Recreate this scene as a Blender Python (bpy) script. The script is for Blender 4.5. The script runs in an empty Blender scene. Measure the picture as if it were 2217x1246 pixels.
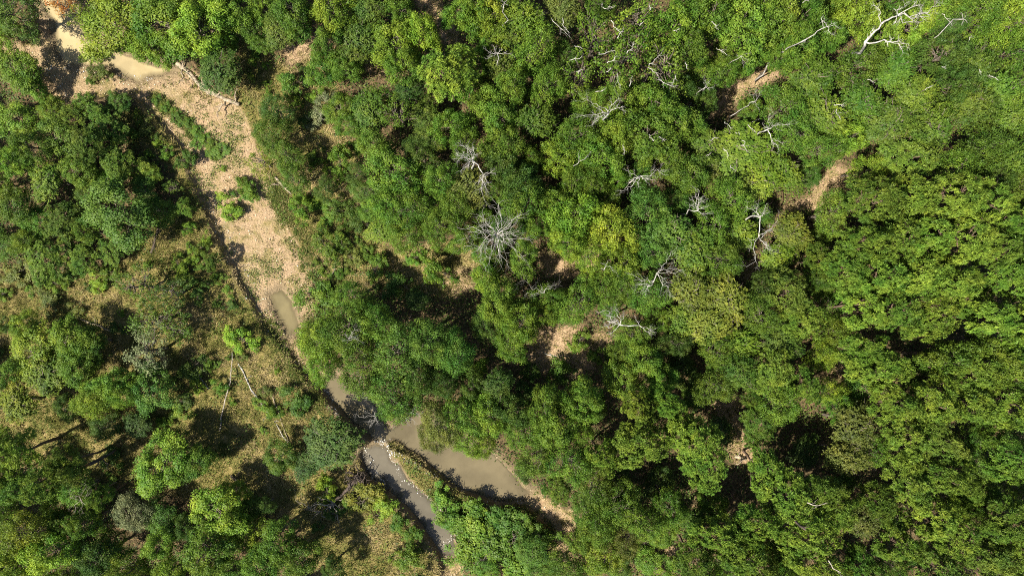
import bpy, math, random
import numpy as np

# ------------------------------------------------------------------ camera, sky, sun, exposure
C = bpy.context.scene
H = 78.0                      # camera height above the flood plain
S = 0.05                      # metres per photograph pixel on the ground
CX, CY = 1108.5, 623.0
cam = bpy.data.cameras.new('camera'); camo = bpy.data.objects.new('camera', cam)
C.collection.objects.link(camo); C.camera = camo
camo.location = (0, 0, H); camo.rotation_euler = (0, 0, 0)
cam.sensor_width = 36; cam.lens = 18 * H / (CX * S); cam.clip_end = 3000; cam.clip_start = 0.5

SUN_EL = math.radians(55)
LX, LY = 0.84, 0.54           # horizontal travel of the light
n_ = math.hypot(LX, LY); LX /= n_; LY /= n_
w = bpy.data.worlds.new('World'); C.world = w; w.use_nodes = True
sky = w.node_tree.nodes.new('ShaderNodeTexSky'); sky.sky_type = 'NISHITA'; sky.sun_disc = False
sky.sun_elevation = SUN_EL; sky.sun_rotation = math.atan2(-LX, -LY)
w.node_tree.links.new(sky.outputs[0], w.node_tree.nodes['Background'].inputs[0])
w.node_tree.nodes['Background'].inputs[1].default_value = 0.06
sl = bpy.data.lights.new('sun', 'SUN'); sl.energy = 5.0; sl.angle = math.radians(0.5); sl.color = (1, 0.93, 0.80)
slo = bpy.data.objects.new('sun', sl); C.collection.objects.link(slo)
from mathutils import Vector, Matrix
slo.rotation_euler = Vector((LX * math.cos(SUN_EL), LY * math.cos(SUN_EL), -math.sin(SUN_EL))).to_track_quat('-Z', 'Y').to_euler()
slo.location = (-60, -40, 90)
C.view_settings.view_transform = 'Standard'; C.view_settings.look = 'None'
C.view_settings.exposure = 1.52; C.view_settings.gamma = 1
C.cycles.max_bounces = 5; C.cycles.diffuse_bounces = 3; C.cycles.transmission_bounces = 3
C.cycles.use_denoising = False; C.cycles.filter_width = 1.0; C.cycles.sample_clamp_indirect = 3

R = np.random.default_rng(7)
random.seed(11)

# ------------------------------------------------------------------ helpers
def world(px, py, z=0.0):
    k = S * (H - z) / H
    return ((px - CX) * k, (CY - py) * k, z)

def link(o, parent=None):
    C.collection.objects.link(o)
    if parent: o.parent = parent
    return o

def mesh_np(name, verts, faces, mat, attrs=None, smooth=False):
    """verts (N,3); faces (M,k) all the same k"""
    m = bpy.data.meshes.new(name)
    verts = np.asarray(verts, np.float32); faces = np.asarray(faces, np.int32)
    k = faces.shape[1]
    m.vertices.add(len(verts)); m.vertices.foreach_set('co', verts.ravel())
    m.loops.add(faces.size); m.loops.foreach_set('vertex_index', faces.ravel())
    m.polygons.add(len(faces)); m.polygons.foreach_set('loop_start', np.arange(0, faces.size, k, dtype=np.int32))
    m.polygons.foreach_set('loop_total', np.full(len(faces), k, np.int32))
    if smooth: m.polygons.foreach_set('use_smooth', np.ones(len(faces), bool))
    for an, (dom, arr) in (attrs or {}).items():
        a = m.attributes.new(an, 'FLOAT', dom); a.data.foreach_set('value', np.asarray(arr, np.float32).ravel())
    m.update(calc_edges=True)
    m.materials.append(mat)
    return m

def tag(o, label=None, cat=None, group=None, kind=None):
    if label: o['label'] = label
    if cat: o['category'] = cat
    if group: o['group'] = group
    if kind: o['kind'] = kind
    return o

def new_mat(name):
    m = bpy.data.materials.new(name); m.use_nodes = True
    nt = m.node_tree; b = nt.nodes['Principled BSDF']
    return m, nt, b

def srgb(h):
    c = [int(h[i:i+2], 16) / 255 for i in (0, 2, 4)]
    return tuple((x / 12.92 if x <= .04045 else ((x + .055) / 1.055) ** 2.4) for x in c)

def leaf_material(name, trans=0.35, rough=0.5, spec=0.35):
    m, nt, b = new_mat(name); N = nt.nodes; L = nt.links
    oi = N.new('ShaderNodeObjectInfo'); at = N.new('ShaderNodeAttribute'); at.attribute_name = 'v'
    hs = N.new('ShaderNodeHueSaturation')
    mr = N.new('ShaderNodeMapRange'); mr.inputs[3].default_value = 0.4; mr.inputs[4].default_value = 1.7
    mh = N.new('ShaderNodeMapRange'); mh.inputs[3].default_value = 0.515; mh.inputs[4].default_value = 0.478
    L.new(at.outputs['Fac'], mr.inputs[0]); L.new(at.outputs['Fac'], mh.inputs[0])
    L.new(oi.outputs['Color'], hs.inputs['Color']); L.new(mr.outputs[0], hs.inputs['Value']); L.new(mh.outputs[0], hs.inputs['Hue'])
    tc = N.new('ShaderNodeTexCoord'); nz = N.new('ShaderNodeTexNoise'); nz.noise_dimensions = '4D'; nz.inputs['Scale'].default_value = .55; nz.inputs['Detail'].default_value = 3
    rw_ = N.new('ShaderNodeMath'); rw_.operation = 'MULTIPLY'; rw_.inputs[1].default_value = 50; L.new(oi.outputs['Random'], rw_.inputs[0])
    L.new(tc.outputs['Object'], nz.inputs['Vector']); L.new(rw_.outputs[0], nz.inputs['W'])
    ma = N.new('ShaderNodeMapRange'); ma.inputs[1].default_value = .3; ma.inputs[2].default_value = .7; ma.inputs[3].default_value = .532; ma.inputs[4].default_value = .477
    mb = N.new('ShaderNodeMapRange'); mb.inputs[1].default_value = .3; mb.inputs[2].default_value = .7; mb.inputs[3].default_value = .78; mb.inputs[4].default_value = 1.25
    L.new(nz.outputs[0], ma.inputs[0]); L.new(nz.outputs[0], mb.inputs[0])
    h0 = hs; hs = N.new('ShaderNodeHueSaturation'); L.new(h0.outputs[0], hs.inputs['Color']); L.new(ma.outputs[0], hs.inputs['Hue']); L.new(mb.outputs[0], hs.inputs['Value'])
    L.new(hs.outputs[0], b.inputs['Base Color'])
    b.inputs['Roughness'].default_value = rough; b.inputs['Specular IOR Level'].default_value = spec
    tr = N.new('ShaderNodeBsdfTranslucent'); mx = N.new('ShaderNodeMixShader'); mx.inputs[0].default_value = trans
    h2 = N.new('ShaderNodeHueSaturation'); h2.inputs['Hue'].default_value = 0.485; h2.inputs['Value'].default_value = 1.3
    L.new(hs.outputs[0], h2.inputs['Color']); L.new(h2.outputs[0], tr.inputs[0])
    L.new(b.outputs[0], mx.inputs[1]); L.new(tr.outputs[0], mx.inputs[2])
    L.new(mx.outputs[0], N['Material Output'].inputs[0])
    return m

M_leaf = leaf_material('broad_leaves', 0.36, 0.55, 0.22)
M_needle = leaf_material('pine_needles', 0.28, 0.6, 0.25)

def bark_material(name, c1, c2, scale=6, rough=.9):
    m, nt, b = new_mat(name); N = nt.nodes; L = nt.links
    tc = N.new('ShaderNodeTexCoord'); mp = N.new('ShaderNodeMapping'); mp.inputs['Scale'].default_value = (1, 1, .3)
    nz = N.new('ShaderNodeTexNoise'); nz.inputs['Scale'].default_value = scale; nz.inputs['Detail'].default_value = 6
    rp = N.new('ShaderNodeValToRGB'); rp.color_ramp.elements[0].position = .35; rp.color_ramp.elements[1].position = .68
    rp.color_ramp.elements[0].color = (*c1, 1); rp.color_ramp.elements[1].color = (*c2, 1)
    L.new(tc.outputs['Object'], mp.inputs[0]); L.new(mp.outputs[0], nz.inputs[0]); L.new(nz.outputs[0], rp.inputs[0])
    L.new(rp.outputs[0], b.inputs['Base Color']); b.inputs['Roughness'].default_value = rough
    bp = N.new('ShaderNodeBump'); bp.inputs['Strength'].default_value = .5; bp.inputs['Distance'].default_value = .03
    L.new(nz.outputs[0], bp.inputs['Height']); L.new(bp.outputs[0], b.inputs['Normal'])
    return m

M_bark = bark_material('rough_bark', (.045, .035, .025), (.16, .13, .10))
M_pinebark = bark_material('pine_bark', (.05, .03, .02), (.17, .11, .075))
M_dead = bark_material('bleached_wood', (.15, .14, .12), (.42, .40, .365), 4)
M_deadgrey = bark_material('weathered_grey_wood', (.10, .085, .065), (.34, .30, .25), 4)
M_log = bark_material('weathered_log_wood', (.09, .07, .045), (.32, .26, .18), 4)
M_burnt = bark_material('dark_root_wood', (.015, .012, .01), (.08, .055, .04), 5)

# tubes along polylines, all merged into one vertex/face list
def tube(pts, rads, k=6):
    pts = np.asarray(pts, float); n = len(pts)
    V = np.zeros((n, k, 3))
    for i in range(n):
        t = pts[min(i+1, n-1)] - pts[max(i-1, 0)]; t /= (np.linalg.norm(t) + 1e-9)
        a = np.array([0, 0, 1.]) if abs(t[2]) < .9 else np.array([1., 0, 0])
        u = np.cross(t, a); u /= np.linalg.norm(u); v = np.cross(t, u)
        for j in range(k):
            an = 2 * math.pi * j / k
            V[i, j] = pts[i] + rads[i] * (math.cos(an) * u + math.sin(an) * v)
    F = []
    for i in range(n - 1):
        for j in range(k):
            F.append((i*k+j, i*k+(j+1) % k, (i+1)*k+(j+1) % k, (i+1)*k+j))
    # end caps (quads folded to the ring): a closing tip vertex ring is enough for thin wood
    V = V.reshape(-1, 3)
    V = np.vstack([V, pts[0], pts[-1]]); a, b = n*k, n*k+1
    for j in range(0, k, 2):
        F.append((a, (j+2) % k, (j+1) % k, j))
        F.append((b, (n-1)*k+j, (n-1)*k+(j+1) % k, (n-1)*k+(j+2) % k))
    return V, np.array(F)

class Wood:
    def __init__(s): s.V = []; s.F = []; s.n = 0
    def add(s, pts, rads, k=6):
        V, F = tube(pts, rads, k); s.V.append(V); s.F.append(F + s.n); s.n += len(V)
    def mesh(s, name, mat):
        return mesh_np(name, np.vstack(s.V), np.vstack(s.F), mat, smooth=True)

def crooked(p0, p1, n=6, amp=.12, rng=R):
    p0 = np.array(p0, float); p1 = np.array(p1, float); L = np.linalg.norm(p1 - p0)
    t = np.linspace(0, 1, n)[:, None]
    off = np.cumsum(rng.normal(0, 1, (n, 3)), 0); off -= off[0]; off -= t * off[-1]
    return p0 + (p1 - p0) * t + off * L * amp * .5

def branch(W, p0, p1, r0, depth, rng, amp=.14, nsub=(3, 6), lens=(.3, .55), up=.15, k=5, r_end=.25):
    n = 6 + depth
    P = crooked(p0, p1, n, amp, rng); t = np.linspace(0, 1, n)
    rad = r0 * (1 - (1 - r_end) * t)
    W.add(P, rad, max(4, k))
    if depth <= 0: return
    L = np.linalg.norm(P[-1] - P[0])
    for _ in range(rng.integers(nsub[0], nsub[1] + 1)):
        a = rng.uniform(.25, .97); i = min(int(a * (n - 1)), n - 2); f = a * (n - 1) - i
        q = P[i] * (1 - f) + P[i+1] * f
        d = (P[i+1] - P[i]); d /= np.linalg.norm(d)
        side = rng.normal(0, 1, 3); side -= side.dot(d) * d; side /= np.linalg.norm(side)
        dd = d * rng.uniform(.5, 1.1) + side * rng.uniform(.5, 1.0) + np.array([0, 0, up]); dd /= np.linalg.norm(dd)
        branch(W, q, q + dd * L * rng.uniform(*lens), rad[i] * .55, depth - 1, rng, amp, nsub, lens, up, 4, r_end)

# ------------------------------------------------------------------ leaf clouds
def leaf_quads(cen, nor, length, width, rng, tang=None):
    """diamond leaf at each centre, facing nor; tang = preferred long axis"""
    n = len(cen)
    nor = nor / (np.linalg.norm(nor, axis=1, keepdims=True) + 1e-9)
    if tang is None: tang = rng.normal(0, 1, (n, 3))
    t = tang - (tang * nor).sum(1, keepdims=True) * nor
    t /= (np.linalg.norm(t, axis=1, keepdims=True) + 1e-9)
    b = np.cross(nor, t)
    l = np.asarray(length).reshape(-1, 1) * .5; wd = np.asarray(width).reshape(-1, 1) * .5
    V = np.stack([cen - t*l, cen + b*wd - nor*wd*.25, cen + t*l, cen - b*wd - nor*wd*.25], 1)
    return V.reshape(-1, 3), np.arange(4*n).reshape(-1, 4)

def unit(rng, n):
    v = rng.normal(0, 1, (n, 3)); return v / np.linalg.norm(v, axis=1, keepdims=True)

def lobed(rng, amp=.2):
    ph = rng.uniform(0, 6.28, 5); am = rng.uniform(.3, 1, 5) / np.array([1.2, 1.2, 1.6, 2.2, 2.6]) * amp
    return lambda th: 1 + sum(am[i] * np.sin((i+1) * th + ph[i]) for i in range(5))

# every prototype: crown radius about 3 m, crown from .32 to 1.0 of an 8 m tree
PR, PH = 3.0, 8.0
def clump_centres(rng, n, flat=1.0, lob=.2, mind=.55, lo=-.45):
    lf = lobed(rng, lob); out = []
    tries = 0
    while len(out) < n and tries < n * 60:
        tries += 1
        d = unit(rng, 1)[0]
        if d[2] < lo: continue
        r = rng.uniform(.45, 1.0) ** .5
        th = math.atan2(d[1], d[0])
        R_ = PR * lf(th) * .84
        p = np.array([d[0]*R_*r, d[1]*R_*r, d[2]*2.5*flat*r])
        if all(np.linalg.norm(p - q) > mind for q in out): out.append(p)
    return np.array(out)

ZC = 5.2   # crown centre height of the prototype
def crown_broad(seed, leaf=.2, ncl=80, per=85, flat=1.0, lob=.25, clr=(.45, .85), star=.35):
    rng = np.random.default_rng(seed)
    cc = clump_centres(rng, ncl, flat, lob)
    V = []; F = []; A = []; off = 0
    for c in cc:
        r = rng.uniform(*clr); n = int(per * (r / .65) ** 2)
        d = unit(rng, n); d[:, 2] = np.abs(d[:, 2]) * np.where(rng.random(n) < .82, 1, -1)
        rr = r * rng.uniform(.55, 1.12, n)[:, None] * (1 + star * rng.normal(0, .5, (n, 1)))
        sq = np.array([1, 1, .65])
        p = c + d * rr * sq
        nor = d * 1.0 + rng.normal(0, .45, (n, 3)) + np.array([0, 0, .55])
        ln = leaf * rng.uniform(.7, 1.35, n)
        v, f = leaf_quads(p, nor, ln, ln * .72, rng)
        V.append(v); F.append(f + off); off += len(v)
        A.append(np.clip(rng.uniform(.1, .7) * .55 + rng.beta(2, 2, n) * .55, 0, 1))
    V = np.vstack(V); V[:, 2] += ZC
    return V, np.vstack(F), np.concatenate(A), cc + np.array([0, 0, ZC])

def crown_feather(seed, nsp=190, per=38, leaf=.13, flat=.85, lob=.2, ln=(1.1, 2.0), droop=.25):
    rng = np.random.default_rng(seed); lf = lobed(rng, lob)
    V = []; F = []; A = []; off = 0; roots = []
    for i in range(nsp):
        d = unit(rng, 1)[0]
        if d[2] < -.35: d[2] *= -1
        th = math.atan2(d[1], d[0]); R_ = PR * lf(th)
        tip = np.array([d[0]*R_, d[1]*R_, d[2]*2.4*flat]) * rng.uniform(.72, 1.0)
        out = np.array([d[0], d[1], d[2]*.6 + .15]); out /= np.linalg.norm(out)
        out = out + rng.normal(0, .28, 3); out /= np.linalg.norm(out)
        L = rng.uniform(*ln) * (.5 + .5 * math.hypot(d[0], d[1]) + .15)
        t = rng.uniform(0, 1, per)[:, None]
        st = tip - out * L
        wid = (.06 + .24 * (1 - np.abs(2*t - .9)))
        sd = np.cross(out, [0, 0, 1.]); sd /= (np.linalg.norm(sd) + 1e-9)
        lat = rng.normal(0, 1, (per, 1))
        p = st + out * L * t + sd * lat * wid + np.array([0, 0, 1.]) * (rng.normal(0, .05, (per, 1)) - droop * t**2 * .5 + .12*(1-lat**2*.5))
        tang = out + sd * np.sign(lat) * .7
        nor = np.array([0, 0, 1.]) + d * .5 + rng.normal(0, .35, (per, 3))
        l = leaf * rng.uniform(.8, 1.5, per)
        v, f = leaf_quads(p, nor, l * 1.5, l * .75, rng, tang)
        V.append(v); F.append(f + off); off += len(v)
        A.append(np.clip(rng.uniform(0, .6) * .6 + rng.beta(2, 2, per) * .5, 0, 1)); roots.append(tip)
    V = np.vstack(V); V[:, 2] += ZC
    return V, np.vstack(F), np.concatenate(A), np.array(roots) + np.array([0, 0, ZC])

def crown_pine(seed, flat=.8, lob=.25, nt=330, nn=24, tuft=.36):
    rng = np.random.default_rng(seed); lf = lobed(rng, lob)
    V = []; F = []; A = []; off = 0; cs = []
    tr = 0
    lay = clump_centres(rng, 34, flat, lob, 1.0, -.2)
    while len(cs) < nt and tr < 30000:
        tr += 1
        b = lay[rng.integers(len(lay))]
        d = unit(rng, 1)[0]; d[2] = abs(d[2]) if rng.random() < .85 else d[2]
        p = b + d * np.array([.66, .66, .42]) * rng.uniform(.6, 1.05)
        if cs:
            if np.min(np.linalg.norm(np.array(cs) - p, axis=1)) < tuft * .72: continue
        cs.append(p)
    for p in cs:
        s = tuft * rng.uniform(.75, 1.25)
        out = np.array([p[0]*.25, p[1]*.25, 1.0]); out /= np.linalg.norm(out)
        d = unit(rng, nn) + out * .75; d /= np.linalg.norm(d, axis=1, keepdims=True)
        c = p + d * s * .55
        nor = np.cross(d, rng.normal(0, 1, (nn, 3))); nor += out * .9 * np.sign((nor * out).sum(1, keepdims=True) + 1e-6)
        l = s * rng.uniform(.8, 1.15, nn)
        v, f = leaf_quads(c, nor, l, np.full(nn, .085), rng, d)
        V.append(v); F.append(f + off); off += len(v)
        A.append(np.clip(rng.uniform(0, .7) * .5 + rng.beta(2, 2, nn) * .5, 0, 1))
    V = np.vstack(V); V[:, 2] += ZC
    return V, np.vstack(F), np.concatenate(A), np.array(cs) + np.array([0, 0, ZC])

def trunk_mesh(name, seed, targets, mat, nl=16, r=.19):
    rng = np.random.default_rng(seed); W = Wood()
    P = crooked((0, 0, -.3), (rng.normal(0, .2), rng.normal(0, .2), ZC + 1.6), 9, .05, rng)
    W.add(P, np.linspace(r * 1.25, .04, 9), 8)
    idx = rng.permutation(len(targets))[:nl]
    for i in idx:
        t = targets[i]
        z0 = max(1.6, min(ZC + 1.2, t[2] - math.hypot(t[0], t[1]) * .55))
        f = (z0 + .3) / (ZC + 1.9) * 8; j = min(int(f), 7); q = P[j] + (P[j+1] - P[j]) * (f - j)
        branch(W, q, t, .07, 1, rng, .12, (2, 4), (.25, .45), .1, 5, .2)
    return W.mesh(name, mat)

# kind: (display name, category, group, crown builder list, material, trunk material)
PROTO = {}
def proto(kind, builders, cm, tm, cname, nl=16):
    L = []
    for i, bld in enumerate(builders):
        V, F, A, T = bld
        L.append((mesh_np(cname + '_foliage', V, F, cm, {'v': ('FACE', A)}), trunk_mesh(cname + '_trunk', 100 + i + ord(kind), T, tm, nl)))
    PROTO[kind] = L
proto('o', [crown_broad(s, .165, 66, 175, 1, .36, (.38, .80), .26) for s in (1, 2, 3, 4, 5, 6)], M_leaf, M_bark, 'oak')
proto('b', [crown_broad(s, .135, 95, 155, .95, .30, (.34, .66), .38) for s in (11, 12, 13, 14, 15)], M_leaf, M_bark, 'elm')
proto('q', [crown_broad(s, .20, 46, 62, .9, .45, (.3, .62), .6) for s in (21, 22, 23)], M_leaf, M_bark, 'open_oak', 26)
proto('y', [crown_feather(s, 250, 36, .13, .75, .2) for s in (31, 32, 33)], M_leaf, M_bark, 'locust')
proto('c', [crown_feather(s, 330, 34, .10, .95, .18, (.8, 1.4), .1) for s in (41, 42, 43)], M_leaf, M_bark, 'cedar')
proto('p', [crown_pine(s, .8, .28) for s in (51, 52, 53, 54, 55)], M_needle, M_pinebark, 'pine')
# small bushes: wide, low, on the ground
def bush(seed):
    V, F, A, T = crown_broad(seed, .27, 34, 95, .9, .75, (.4, 1.0), .6)
    return V, F, A, T
proto('s', [bush(s) for s in (61, 62, 63, 64)], M_leaf, M_bark, 'bush', 10)

COL = {  # leaf tints (leaf base colours; d and Q also paint shade into the hollows)
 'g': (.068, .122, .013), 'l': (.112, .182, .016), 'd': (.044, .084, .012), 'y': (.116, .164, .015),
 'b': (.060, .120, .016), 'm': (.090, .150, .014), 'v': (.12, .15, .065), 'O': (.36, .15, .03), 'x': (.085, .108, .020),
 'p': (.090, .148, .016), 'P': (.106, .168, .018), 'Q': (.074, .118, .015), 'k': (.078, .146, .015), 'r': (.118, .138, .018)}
CNAME = {'g': 'mid green', 'l': 'light green', 'd': 'dark green', 'y': 'yellow green', 'b': 'deep cool green', 'm': 'fresh green',
 'v': 'silvery green', 'O': 'orange leaved', 'x': 'dull olive', 'p': 'olive green', 'P': 'bright olive', 'Q': 'dark olive', 'k': 'vivid green', 'r': 'golden olive'}
KIND = {'o': ('oak_tree', 'tree', 'clumpy broadleaf trees of the wood', 'clumpy broadleaf tree'),
 'b': ('elm_tree', 'tree', 'fine leaved broadleaf trees of the wood', 'fine leaved tree'),
 'q': ('open_crowned_tree', 'tree', 'thin open crowned trees', 'open crowned tree'),
 'y': ('feathery_tree', 'tree', 'feathery crowned trees', 'feathery tree'),
 'c': ('cedar_tree', 'cedar', 'cedars of the wood', 'dense cedar'),
 'p': ('pine_tree', 'pine', 'pines with tufted crowns', 'tufted pine'),
 's': ('bush', 'bush', 'bushes on the ground', 'bush')}

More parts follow.
